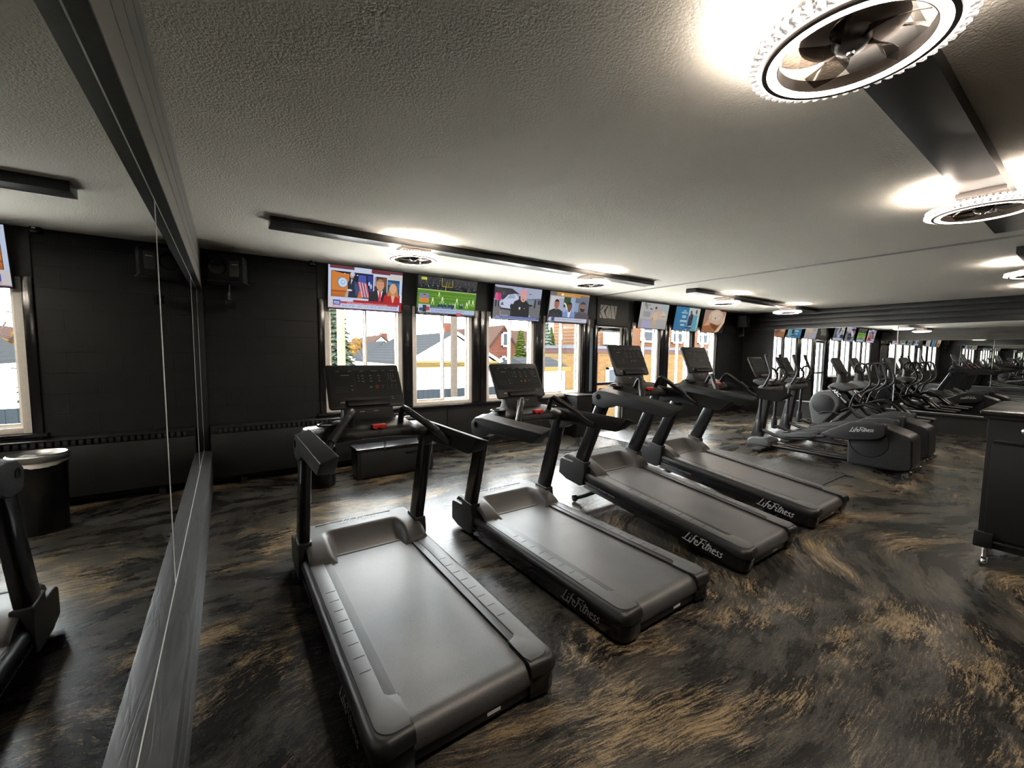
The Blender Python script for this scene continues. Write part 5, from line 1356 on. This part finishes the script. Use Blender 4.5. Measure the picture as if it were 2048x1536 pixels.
b = thing('storage_bench', 'low black bench box on the floor behind the leftmost treadmill', 'bench', (1.72, 5.12, 0))
MB().box(-0.48, 0.48, -0.15, 0.15, 0.02, 0.345, 0, 0.008).build('body', M['black_paint'], b)
MB().box(-0.495, 0.495, -0.165, 0.165, 0.345, 0.375, 0, 0.010, 3).build('bench_top', M['black_gloss'], b)
dr = MB().box(-0.45, 0.45, -0.160, -0.150, 0.05, 0.325, 0, 0.004).build('front_panel', M['black_paint'], b)
MB().box(0.10, 0.42, -0.163, -0.159, 0.255, 0.285, 0, 0.002).build('handle_slot', M['black_gloss'], dr)
for sx in (-0.44, 0.44):
    MB().box(sx - 0.03, sx + 0.03, -0.13, 0.13, 0.0, 0.02).build('foot', M['rubber'], b)

tc_ = thing('waste_bin', 'round black waste bin with a steel rim and white liner, by the left mirror', 'bin', (0.85, 5.05, 0))
MB().lathe([(0, 0), (0.150, 0), (0.155, 0.01), (0.172, 0.60), (0.166, 0.60), (0.150, 0.02), (0, 0.02)], (0, 0, 0), 40).build('bin_body', M['black_gloss'], tc_)
MB().lathe([(0.176, 0.605), (0.182, 0.61), (0.184, 0.655), (0.172, 0.664), (0.150, 0.645), (0.140, 0.615), (0.145, 0.60), (0.172, 0.60)], (0, 0, 0), 48, 0, 'z', None, True).build('rim', M['brushed'], tc_, 50)
vs = []; fs = []
R = random.Random(5)
nL = 48
for k in range(nL):
    a = 2 * PI * k / nL
    d = 0.02 + 0.012 * math.sin(3 * a + 1) + 0.007 * R.random()
    for r_, z in ((0.150, 0.600), (0.1755, 0.604), (0.1775, 0.598), (0.1765 + 0.004 * R.random(), 0.598 - d)):
        vs.append((r_ * math.cos(a), r_ * math.sin(a), z))
for k in range(nL):
    for q in range(3):
        i0, i1 = 4 * k + q, 4 * ((k + 1) % nL) + q
        fs.append((i0, i1, i1 + 1, i0 + 1))
MB().polys(vs, fs).build('bin_liner', M['liner'], tc_, 60)

bx = thing('wall_heater', 'boxy black heater cover standing between the fourth window and the door', 'heater', (5.42, 5.60, 0))
MB().box(-0.20, 0.20, -0.16, 0.17, 0.02, 0.755, 0, 0.012).build('heater_body', M['arm_black'], bx)
MB().box(-0.215, 0.215, -0.175, 0.175, 0.755, 0.775, 0, 0.006).build('top_plate', M['charcoal'], bx)
for sx in (-0.15, 0.15):
    MB().box(sx - 0.03, sx + 0.03, -0.12, 0.12, 0, 0.02).build('foot', M['rubber'], bx)

def mat_mat():
    m, nt, N, L, B = newmat('honeycomb_rubber')
    tc = N.new('ShaderNodeTexCoord')
    v = N.new('ShaderNodeTexVoronoi'); v.feature = 'DISTANCE_TO_EDGE'; v.inputs['Scale'].default_value = 8.5; v.inputs['Randomness'].default_value = 0.35
    L.new(tc.outputs['Object'], v.inputs['Vector'])
    mr = N.new('ShaderNodeMapRange'); mr.inputs['From Min'].default_value = 0.03; mr.inputs['From Max'].default_value = 0.07
    L.new(v.outputs['Distance'], mr.inputs['Value'])
    mx = N.new('ShaderNodeMix'); mx.data_type = 'RGBA'; mx.inputs['A'].default_value = (0.006, 0.006, 0.006, 1); mx.inputs['B'].default_value = (0.035, 0.036, 0.036, 1)
    L.new(mr.outputs['Result'], mx.inputs['Factor']); L.new(mx.outputs['Result'], B.inputs['Base Color'])
    B.inputs['Roughness'].default_value = 0.42
    bp = N.new('ShaderNodeBump'); bp.inputs['Strength'].default_value = 0.6; bp.inputs['Distance'].default_value = 0.004
    L.new(mr.outputs['Result'], bp.inputs['Height']); L.new(bp.outputs['Normal'], B.inputs['Normal'])
    return m
M['mat'] = mat_mat()
tag(MB().box(5.66, 6.52, 1.82, 5.50, 0.0005, 0.009, 0, 0.003).build('floor_mat', M['mat']), 'long black honeycomb patterned rubber mat running from the glass door', 'mat')
tag(MB().box(7.15, 8.35, -0.4, 0.79, 0.0005, 0.009, 0, 0.003).build('floor_mat', M['rubber']), 'plain dark mat whose corner shows left of the black cabinet', 'mat')

# ------------------------------------------------------------------ black cabinet at the right edge
cb = thing('sideboard_cabinet', 'tall black wooden cabinet on casters at the right edge', 'cabinet', (4.50, 0.47, 0))
X0, X1, Y0c, Y1c = 0.0, 1.05, -1.25, 0.0
MB().box(X0 + 0.01, X1, Y0c, Y1c - 0.01, 0.15, 1.115, 0, 0.004).build('carcass', M['cabinet_black'], cb)
MB().box(X0 - 0.035, X1 + 0.03, Y0c - 0.03, Y1c + 0.03, 1.118, 1.155, 0, 0.012, 3).build('cabinet_top', M['gloss_paint'], cb)
MB().box(X0 - 0.015, X1 + 0.01, Y0c, Y1c + 0.012, 1.095, 1.118, 0, 0.006).build('cornice', M['cabinet_black'], cb)
MB().box(X0 - 0.012, X0 + 0.01, Y0c, Y1c - 0.045, 0.925, 0.948, 0, 0.006).build('moulding', M['gloss_paint'], cb)
MB().box(X0 - 0.012, X0 + 0.01, Y0c, Y1c - 0.05, 0.195, 0.212, 0, 0.005).build('moulding', M['gloss_paint'], cb)
MB().box(X0 - 0.02, X0 + 0.10, Y1c - 0.09, Y1c + 0.008, 0.15, 0.265, 0, 0.010).build('corner_foot', M['cabinet_black'], cb)
MB().box(X0 - 0.006, X0 + 0.01, Y0c, Y1c - 0.04, 0.23, 0.915, 0, 0.004).build('side_panel', M['cabinet_black'], cb)
kn = MB().lathe([(0, -0.002), (0.012, -0.002), (0.010, -0.02), (0.020, -0.03), (0.022, -0.04), (0.012, -0.048), (0, -0.05)], (X0, -0.19, 1.03), 20, 0, 'x')
kn.build('knob', M['brushed'], cb, 60)
for sx, sy in ((0.05, -0.05), (X1 - 0.06, -0.05), (0.05, Y0c + 0.08), (X1 - 0.06, Y0c + 0.08)):
    ca = MB().lathe([(0, -0.012), (0.026, -0.012), (0.031, -0.006), (0.031, 0.006), (0.026, 0.012), (0, 0.012)], (sx, sy, 0.031), 20, 0, 'y')
    ca.box(sx - 0.016, sx + 0.016, sy - 0.02, sy + 0.02, 0.066, 0.072)
    ca.prism([(sx - 0.012, 0.03), (sx + 0.012, 0.03), (sx + 0.02, 0.07), (sx - 0.02, 0.07)], 'y', sy + 0.013, sy + 0.018)
    ca.prism([(sx - 0.012, 0.03), (sx + 0.012, 0.03), (sx + 0.02, 0.07), (sx - 0.02, 0.07)], 'y', sy - 0.018, sy - 0.013)
    ca.lathe([(0, 0.07), (0.016, 0.07), (0.016, 0.15), (0, 0.15)], (sx, sy, 0), 12)
    ca.build('caster', M['chrome'], cb, 50)
mo = thing('dark_case', 'black case standing on the cabinet top, cut by the right edge', 'case', (4.60, 0.30, 1.1555))
MB().loft([[(0.0, 0.0, 0), (0.35, 0.0, 0), (0.35, -0.45, 0), (0.0, -0.45, 0)], [(0.05, -0.04, 0.30), (0.30, -0.04, 0.30), (0.30, -0.42, 0.30), (0.05, -0.42, 0.30)]], 0, True, 0.02).build('case_body', M['black_satin'], mo)
MB().box(0.04, 0.31, -0.41, -0.05, 0.30, 0.315, 0, 0.006).build('case_lid', M['black_gloss'], mo)
# ------------------------------------------------------------------ outdoors
GZ = -1.3
def brick_mat(name, c1, c2, mortar, sc=1.0):
    m, nt, N, L, B = newmat(name)
    tc = N.new('ShaderNodeTexCoord')
    sp = N.new('ShaderNodeSeparateXYZ'); L.new(tc.outputs['Object'], sp.inputs[0])
    cb = N.new('ShaderNodeCombineXYZ'); L.new(sp.outputs['X'], cb.inputs['X']); L.new(sp.outputs['Z'], cb.inputs['Y'])
    br = N.new('ShaderNodeTexBrick'); br.inputs['Scale'].default_value = 1.0
    br.inputs['Brick Width'].default_value = 0.30 * sc; br.inputs['Row Height'].default_value = 0.10 * sc; br.inputs['Mortar Size'].default_value = 0.007 * sc
    br.inputs['Color1'].default_value = (*c1, 1); br.inputs['Color2'].default_value = (*c2, 1); br.inputs['Mortar'].default_value = (*mortar, 1)
    L.new(cb.outputs[0], br.inputs['Vector']); L.new(br.outputs['Color'], B.inputs['Base Color'])
    B.inputs['Roughness'].default_value = 0.9; B.inputs['Specular IOR Level'].default_value = 0.0
    return m
def stripe_mat(name, c1, c2, scale):
    m, nt, N, L, B = newmat(name)
    tc = N.new('ShaderNodeTexCoord'); sp = N.new('ShaderNodeSeparateXYZ'); L.new(tc.outputs['Object'], sp.inputs[0])
    mu = N.new('ShaderNodeMath'); mu.operation = 'MULTIPLY'; mu.inputs[1].default_value = scale; L.new(sp.outputs['Z'], mu.inputs[0])
    fr = N.new('ShaderNodeMath'); fr.operation = 'FRACT'; L.new(mu.outputs[0], fr.inputs[0])
    n = N.new('ShaderNodeTexNoise'); n.inputs['Scale'].default_value = 9; L.new(tc.outputs['Object'], n.inputs['Vector'])
    ad = N.new('ShaderNodeMath'); ad.operation = 'MULTIPLY'; L.new(fr.outputs[0], ad.inputs[0]); L.new(n.outputs['Fac'], ad.inputs[1])
    mx = N.new('ShaderNodeMix'); mx.data_type = 'RGBA'; mx.inputs['A'].default_value = (*c1, 1); mx.inputs['B'].default_value = (*c2, 1)
    L.new(ad.outputs[0], mx.inputs['Factor']); L.new(mx.outputs['Result'], B.inputs['Base Color'])
    B.inputs['Roughness'].default_value = 0.9; B.inputs['Specular IOR Level'].default_value = 0.0
    return m
def leaf_mat(name, c1, c2):
    m, nt, N, L, B = newmat(name)
    tc = N.new('ShaderNodeTexCoord'); n = N.new('ShaderNodeTexNoise'); n.inputs['Scale'].default_value = 7; n.inputs['Detail'].default_value = 5
    L.new(tc.outputs['Object'], n.inputs['Vector'])
    cr = N.new('ShaderNodeValToRGB'); cr.color_ramp.elements[0].position = 0.35; cr.color_ramp.elements[0].color = (*c1, 1); cr.color_ramp.elements[1].position = 0.65; cr.color_ramp.elements[1].color = (*c2, 1)
    L.new(n.outputs['Fac'], cr.inputs['Fac']); L.new(cr.outputs['Color'], B.inputs['Base Color']); B.inputs['Roughness'].default_value = 0.9; B.inputs['Specular IOR Level'].default_value = 0.0
    return m
M['yard'] = pmat('yard', (0.76, 0.74, 0.70), 0.9, nscale=1.5, spec=0.0)
M['siding'] = stripe_mat('cream_siding', (0.70, 0.66, 0.52), (0.62, 0.57, 0.42), 7.0)
M['fascia'] = pmat('fascia', (0.0625, 0.0440, 0.0160), 0.6, spec=0.0)
M['white_wall'] = pmat('white_wall', (0.78, 0.77, 0.74), 0.7, spec=0.0)
M['shingle'] = stripe_mat('grey_shingle', (0.0101, 0.0107, 0.0115), (0.0179, 0.0184, 0.0196), 9.0)
M['shingle_brown'] = stripe_mat('brown_shingle', (0.0181, 0.0112, 0.0090), (0.0265, 0.0175, 0.0144), 8.0)
M['brick_red'] = brick_mat('brick_red', (0.0326, 0.0114, 0.0077), (0.0399, 0.0151, 0.0102), (0.0490, 0.0326, 0.0265))
M['brick_yellow'] = brick_mat('brick_yellow', (0.0499, 0.0307, 0.0130), (0.0422, 0.0230, 0.0088), (0.0461, 0.0346, 0.0211))
M['brick_orange'] = brick_mat('brick_orange', (0.0510, 0.0236, 0.0122), (0.0457, 0.0192, 0.0098), (0.0490, 0.0347, 0.0245))
M['coping'] = pmat('coping', (0.0250, 0.0160, 0.0155), 0.5, spec=0.0)
M['grey_flash'] = pmat('grey_flash', (0.0330, 0.0340, 0.0390), 0.5, spec=0.0)
M['fence'] = pmat('fence_paint', (0.0110, 0.0132, 0.0155), 0.7, spec=0.0)
M['pole_wood'] = pmat('pole_wood', (0.0300, 0.0245, 0.0200), 0.85, noise=0.3, nscale=14, spec=0.0)
M['pole_pale'] = pmat('pole_pale', (0.0600, 0.0575, 0.0425), 0.85, noise=0.2, nscale=10, spec=0.0)
M['spruce'] = leaf_mat('spruce_needles', (0.0086, 0.0125, 0.0082), (0.0288, 0.0336, 0.0230))
M['arbor'] = leaf_mat('arbor_green', (0.0125, 0.0192, 0.0038), (0.0298, 0.0374, 0.0086))
M['bluespruce'] = leaf_mat('blue_spruce', (0.0144, 0.0192, 0.0154), (0.0384, 0.0456, 0.0384))
M['autumn'] = leaf_mat('autumn_leaf', (0.0408, 0.0202, 0.0043), (0.0552, 0.0336, 0.0101))
M['bark'] = pmat('bark', (0.0275, 0.0210, 0.0200), 0.9, spec=0.0)
M['win_white'] = pmat('win_white', (0.80, 0.80, 0.80), 0.5, spec=0.0)
M['win_glass'] = pmat('win_glass', (0.0210, 0.0240, 0.0270), 0.08, spec=0.0)

struct(MB().box(-40, 80, YW + 0.6, 90, GZ - 0.2, GZ), 'ground_outside', M['yard'], 'pale yard and drive outside')

def out_window(parent, x0, x1, y, z0, z1, mull=1):
    f = MB(); t = 0.10
    f.box(x0, x1, y - 0.06, y + 0.05, z0, z0 + t).box(x0, x1, y - 0.06, y + 0.05, z1 - t, z1).box(x0, x0 + t, y - 0.06, y + 0.05, z0, z1).box(x1 - t, x1, y - 0.06, y + 0.05, z0, z1)
    zm = (z0 + z1) / 2
    if mull: f.box(x0, x1, y - 0.05, y + 0.05, zm - 0.04, zm + 0.04)
    fo = f.build('window_frame', M['win_white'], parent)
    MB().box(x0 + t, x1 - t, y - 0.02, y + 0.02, z0 + t, z1 - t).build('pane', M['win_glass'], fo, 0)

# garage whose gable faces the windows
g = thing('garage', 'cream sided garage with grey shingle gable roof, behind the grey fence', 'garage', (7.10, 14, GZ))
z = lambda v: v - GZ
MB().box(-1.92, 1.92, 0, 6.2, 0, z(1.10)).build('wall', M['siding'], g)
MB().prism([(-1.92, z(1.10)), (1.92, z(1.10)), (0, z(2.18))], 'y', 0.02, 6.2).build('gable', M['white_wall'], g)
for s in (-1, 1):
    MB().prism([(s * 2.1, z(1.08)), (s * 2.1, z(1.15)), (0, z(2.31)), (0, z(2.22))], 'y', -0.18, 6.3).build('roof', M['shingle'], g)
    MB().prism([(s * 2.1, z(1.02)), (s * 2.1, z(1.13)), (0, z(2.29)), (0, z(2.18))], 'y', -0.23, -0.185).build('barge_board', M['white_wall'], g)
fb = MB().box(-1.95, 1.95, -0.20, 0, z(1.13), z(1.21)).box(-1.95, 1.95, -0.16, 0, z(1.06), z(1.11)).box(-1.95, 1.95, -0.12, 0, z(0.98), z(1.04))
fb.build('fascia_board', M['fascia'], g)
g2 = thing('garage', 'low white garage with a shallow grey roof, left of the yellow brick building', 'garage', (9.05, 10.0, GZ))
MB().box(-1.45, -0.02, 0, 1.7, 0, z(1.02)).build('wall', M['white_wall'], g2)
MB().prism([(-0.2, z(1.04)), (-0.2, z(1.09)), (0.85, z(1.40)), (1.9, z(1.09)), (1.9, z(1.04))], 'x', -1.55, 0.03).build('roof', M['shingle'], g2)
MB().box(-1.55, 0.03, -0.24, -0.2, z(0.97), z(1.11)).build('fascia_board', M['fascia'], g2)
# fence
f = thing('yard_fence', 'grey board fence at the foot of the window view', 'fence', (5.4, 11, GZ))
fp = MB()
for k in range(34):
    x = -3.4 + k * 0.152
    fp.box(x, x + 0.148, 0.0, 0.025, 0.04, z(0.47), 0, 0.002)
fp.build('boards', M['fence'], f)
for x in (-3.4, -1.5, 0.10, 1.72):
    MB().box(x - 0.05, x + 0.05, -0.10, 0.0, 0, z(0.50)).build('post', M['fence'], f)
# utility poles
def pole(x, y_, r, mat, lab):
    t = thing('street_pole', lab, 'pole', (x, y_, GZ), 'utility poles outside')
    MB().lathe([(0, 0), (r * 1.1, 0), (r * 0.9, 9.0), (0, 9.0)], (0, 0, 0), 20).build('shaft', mat, t)
    sp_ = MB()
    for k in range(8):
        s = -1 if k % 2 else 1
        sp_.tube([(s * r * 0.8, 0, 1.6 + 0.45 * k), (s * (r + 0.10), 0, 1.62 + 0.45 * k)], 0.010, 6)
    sp_.build('climbing_peg', M['bark'], t)
    return t
pole(5.04, 10.0, 0.088, M['pole_wood'], 'weathered brown utility pole in front of the garage gable')
pole(2.18, 10.0, 0.085, M['pole_pale'], 'pale utility pole in front of the dark spruce')
def wire(pts, r, lab):
    o = MB().tube(pts, r, 6).build('overhead_wire', M['bark'])
    tag(o, lab, 'wire')
wire([(2.31, 9.97, 1.72), (2.9, 10.0, 1.90), (3.9, 10.0, 2.38), (4.92, 9.97, 3.05)], 0.010, 'overhead wire rising from the pale pole toward the brown pole')
wire([(2.33, 9.85, 1.95), (2.6, 9.82, 1.35), (3.3, 9.75, -0.2), (3.75, 9.7, -1.28)], 0.012, 'slanting guy wire at the pale pole')
wire([(11.2, 11.2, 2.62), (14, 11.2, 2.28), (17.5, 11.2, 2.0), (21, 11.2, 1.98)], 0.012, 'overhead wire crossing in front of the yellow brick building')

def cone_tree(name, lab, x, y_, h, r, mat, seed, zbase=0.2, taper=1.0, n=26, fluffy=0.5, cat='tree'):
    """conifer from whorls of drooping needle sprays round a trunk"""
    R = random.Random(seed)
    t = thing(name, lab, cat, (x, y_, GZ))
    MB().lathe([(0, 0), (0.10, 0), (0.03, h * 0.9), (0, h * 0.9)], (0, 0, 0), 10).build('trunk', M['bark'], t)
    vs = []; fs = []
    for k in range(n):
        u = k / (n - 1)
        zc = zbase + (h - zbase) * u
        rad = r * (1 - u) ** taper + 0.03
        m = max(5, int(26 * (rad / r) ** 0.7))
        for q in range(m):
            a = 2 * PI * (q + R.random()) / m
            L_ = rad * (0.75 + 0.35 * R.random()); w = 0.16 * r * (0.6 + 0.6 * R.random()) + 0.03
            dz = -fluffy * L_ * (0.3 + 0.4 * R.random())
            c, s = math.cos(a), math.sin(a)
            b = len(vs)
            hh = (h / n) * 1.2
            vs += [(0.08 * c * L_, 0.08 * s * L_, zc + hh), (0.65 * L_ * c - w * s, 0.65 * L_ * s + w * c, zc + dz * 0.5), (L_ * c, L_ * s, zc + dz), (0.65 * L_ * c + w * s, 0.65 * L_ * s - w * c, zc + dz * 0.5), (0.55 * L_ * c, 0.55 * L_ * s, zc + dz * 0.4 - hh * 0.6)]
            fs += [(b, b + 1, b + 2), (b, b + 2, b + 3), (b + 4, b + 2, b + 1), (b + 4, b + 3, b + 2)]
    MB().polys(vs, fs).build('foliage', mat, t, 0)
    return t
cone_tree('spruce_tree', 'dark spruce behind the pale pole in the leftmost window', 4.45, 22.2, 6.9, 1.45, M['spruce'], 2, 0.8, 0.8, 30)
cone_tree('arborvitae_tree', 'bright green cone shaped tree in the third window', 12.32, 17, 3.92, 0.92, M['arbor'], 4, 0.1, 0.7, 60, 0.25)
cone_tree('arborvitae_tree', 'slim green cone shaped tree behind the pale blue spruce', 16.2, 19.2, 4.35, 0.72, M['arbor'], 5, 0.1, 0.7, 60, 0.25)
cone_tree('blue_spruce_tree', 'pale blue green spruce at the left of the fourth window', 14.75, 17.9, 4.6, 0.95, M['bluespruce'], 6, 0.5, 0.8, 26)
t = thing('autumn_tree', 'small orange leaved tree right of the dark spruce', 'tree', (7.45, 30, GZ))
ml = MB(); R = random.Random(9)
for k in range(34):
    a, b = R.random() * 2 * PI, R.random()
    ml.ball((0.75 * math.cos(a) * b, 0.75 * math.sin(a) * b, 3.2 + 1.1 * (R.random() - 0.5) * (1.2 - b)), 0.30, 0, 1, 1, 0.7, 1)
ml.build('foliage', M['autumn'], t, 0)
MB().lathe([(0, 0), (0.10, 0), (0.06, 2.9), (0, 2.9)], (0, 0, 0), 8).build('trunk', M['bark'], t)

def bare_tree(x, y_, h, seed, lab):
    R = random.Random(seed)
    t = thing('bare_tree', lab, 'tree', (x, y_, GZ), 'bare trees far outside')
    mb = MB(); tk = MB()
    def grow(p, d, l, r, dep, tgt):
        q = p + d * l
        tgt.tube([p, p + d * l * 0.5 + Vector((R.uniform(-1, 1), R.uniform(-1, 1), 0)) * l * 0.06, q], [r, r * 0.8, r * 0.62], 5)
        if dep == 0: return
        for _ in range(3 if dep > 1 else 4):
            nd = (d + Vector((R.uniform(-1, 1), R.uniform(-1, 1), R.uniform(-0.25, 0.8))) * 0.75).normalized()
            grow(q if R.random() < 0.6 else p + d * l * 0.7, nd, l * R.uniform(0.55, 0.78), r * 0.58, dep - 1, mb)
    grow(Vector((0, 0, 0)), Vector((0, 0, 1)), h * 0.42, 0.10, 4, tk)
    tk.build('trunk', M['bark'], t, 0)
    mb.build('branches', M['bark'], t, 0)
bare_tree(12.6, 44, 6.5, 1, 'bare branched tree behind the far tan house')
bare_tree(14.6, 46, 5.6, 3, 'bare branched tree above the garage roof')
bare_tree(20.5, 44, 6.8, 2, 'bare branched tree right of the garage peak')
bare_tree(27.0, 46, 7.6, 8, 'bare branched tree behind the brown house roof')

# far tan house
h1 = thing('house', 'far tan house with a brown gable roof, right of the dark spruce', 'house', (9.8, 32, GZ))
MB().box(-1.6, 1.2, 0, 6, 0, z(1.75)).build('wall', M['siding'], h1)
MB().prism([(-0.95, z(1.75)), (1.2, z(1.75)), (0.1, z(2.65))], 'y', -0.02, 5).build('gable', M['siding'], h1)
for s in (-1, 1):
    MB().prism([(0.1 + s * 1.35, z(1.62)), (0.1 + s * 1.35, z(1.72)), (0.1, z(2.82)), (0.1, z(2.70))], 'y', -0.25, 5.2).build('roof', M['shingle_brown'], h1)
MB().box(0.75, 1.25, 2, 2.5, z(2.0), z(3.05)).build('chimney', M['brick_red'], h1)
out_window(h1, -0.25, 0.40, -0.03, z(1.85), z(2.15), 0)
MB().prism([(-2.0, z(1.55)), (-0.2, z(1.55)), (-0.2, z(1.60)), (-1.4, z(2.35)), (-2.6, z(1.60))], 'y', 1.0, 7.0).build('side_roof', M['shingle_brown'], h1)
h3 = thing('shed', 'small white shed with steep gable, left of the grey garage roof', 'shed', (7.9, 25, GZ))
MB().box(-1.0, 1.0, 0, 3, 0, z(1.2)).build('wall', M['white_wall'], h3)
MB().prism([(-1.0, z(1.2)), (1.0, z(1.2)), (0, z(2.05))], 'y', 0, 3).build('gable', M['white_wall'], h3)
for s in (-1, 1):
    MB().prism([(s * 1.15, z(1.06)), (s * 1.15, z(1.15)), (0, z(2.18)), (0, z(2.08))], 'y', -0.15, 3.1).build('roof', M['shingle'], h3)

# red brick house
h2 = thing('house', 'red brick house with a steep gable, behind the cone shaped tree', 'house', (16.0, 24, GZ))
MB().box(-1.6, 1.35, 0, 7, 0, z(1.5)).build('wall', M['brick_red'], h2)
MB().prism([(-1.55, z(1.5)), (1.3, z(1.5)), (-0.08, z(3.28))], 'y', 0, 7).build('gable', M['brick_red'], h2)
for s, e in ((-1, 1.75), (1, 1.60)):
    MB().prism([(-0.08 + s * e, z(1.25)), (-0.08 + s * e, z(1.40)), (-0.08, z(3.45)), (-0.08, z(3.28))], 'y', -0.12, 7.2).build('roof', M['shingle_brown'], h2)
MB().box(-0.08, 6.5, 4.0, 6.5, z(-1.3), z(1.6)).build('wing_wall', M['brick_red'], h2)
MB().prism([(1.6, z(1.35)), (1.6, z(1.45)), (4.5, z(3.42)), (7.4, z(1.45)), (7.4, z(1.35))], 'x', -0.08, 6.6).build('wing_roof', M['shingle_brown'], h2)
out_window(h2, -0.25, 0.40, -0.03, z(1.95), z(2.95), 0)
out_window(h2, -0.35, 0.15, -0.03, z(0.55), z(1.30), 1)
MB().box(-2.6, -1.9, 4, 4.6, z(1.5), z(3.7)).build('chimney', M['brick_red'], h2)
MB().prism([(-4.2, z(1.3)), (-1.4, z(1.3)), (-1.2, z(3.0)), (-2.2, z(3.0))], 'y', 4.5, 8).build('rear_roof', M['shingle'], h2)
h4 = thing('house', 'red brick house gable rising behind the low white garage', 'house', (22.9, 33.0, GZ))
MB().box(-2.1, 1.5, 0, 6, 0, z(1.3)).build('wall', M['brick_red'], h4)
MB().prism([(-2.1, z(1.3)), (1.5, z(1.3)), (1.4, z(3.2)), (0.9, z(3.5))], 'y', 0, 6).build('gable', M['brick_red'], h4)
MB().prism([(-2.4, z(1.05)), (-2.4, z(1.2)), (0.9, z(3.75)), (0.9, z(3.55))], 'y', -0.2, 6.2).build('roof', M['shingle_brown'], h4)
out_window(h4, -0.3, 0.5, -0.03, z(1.6), z(2.7), 1)
# yellow brick building with the brown coping, and the taller one behind
b1 = thing('brick_building', 'long yellow brick building with a brown and grey roof band', 'building', (10.9, 12, GZ))
MB().box(0, 16, 0, 2.6, 0, z(1.56)).build('wall', M['brick_yellow'], b1)
MB().box(1.72, 1.80, -0.04, 0.02, 0, z(1.55)).build('corner_joint', M['brick_orange'], b1)
MB().box(-0.04, 16.1, -0.06, 2.7, z(1.56), z(1.73)).build('coping', M['coping'], b1)
MB().box(-0.07, 16.1, -0.09, 2.7, z(1.73), z(1.85)).build('flashing', M['grey_flash'], b1)
out_window(b1, 2.25, 3.30, -0.03, z(0.22), z(0.96), 0)
out_window(b1, 5.3, 6.3, -0.03, z(0.22), z(0.96), 0)
b2 = thing('brick_building', 'tall orange brick building with white windows, over the yellow building', 'building', (17.2, 16.2, GZ))
MB().box(0, 14, 0, 4, 0, z(6.5)).build('wall', M['brick_orange'], b2)
for x0, x1 in ((0.75, 1.95), (3.5, 4.7), (6.6, 7.8), (9.6, 10.8)):
    out_window(b2, x0, x1, -0.03, z(2.25), z(3.6), 1)
MB().box(0.25, 1.1, -0.35, 0, z(2.05), z(2.75), 0, 0.02).build('air_unit', M['win_white'], b2)
MB().box(5.1, 5.9, -0.35, 0, z(2.0), z(2.6), 0, 0.02).build('air_unit', M['win_white'], b2)

# ------------------------------------------------------------------ sky, camera, view
wd = bpy.data.worlds.new('overcast'); SC.world = wd; wd.use_nodes = True
bg = wd.node_tree.nodes['Background']
bg.inputs['Color'].default_value = (0.93, 0.97, 1.0, 1)
bg.inputs['Strength'].default_value = 15.0

cam = bpy.data.cameras.new('camera'); co = bpy.data.objects.new('camera', cam); COL.objects.link(co); SC.camera = co
cam.sensor_width = 36.0; cam.sensor_fit = 'HORIZONTAL'; cam.lens = 824.04 / 2048 * 36.0
cam.clip_start = 0.02; cam.clip_end = 300
Rw = ((0.82174185, -0.56979184, 0.00880833), (-0.03576801, -0.06699807, -0.99711178), (0.5687363, 0.81905343, -0.07543544))
co.matrix_world = Matrix(((Rw[0][0], -Rw[1][0], -Rw[2][0], 0.0), (Rw[0][1], -Rw[1][1], -Rw[2][1], 0.0), (Rw[0][2], -Rw[1][2], -Rw[2][2], 1.535), (0, 0, 0, 1)))

SC.view_settings.view_transform = 'Standard'
SC.view_settings.look = 'None'
SC.view_settings.gamma = 1.0
SC.view_settings.exposure = 1.2
SC.view_settings.use_curve_mapping = False
SC.cycles.max_bounces = 14
SC.cycles.diffuse_bounces = 5
SC.cycles.glossy_bounces = 12
SC.cycles.transparent_max_bounces = 16
SC.cycles.sample_clamp_indirect = 8.0
SC.cycles.caustics_reflective = False
SC.cycles.caustics_refractive = False
SC.cycles.use_denoising = True
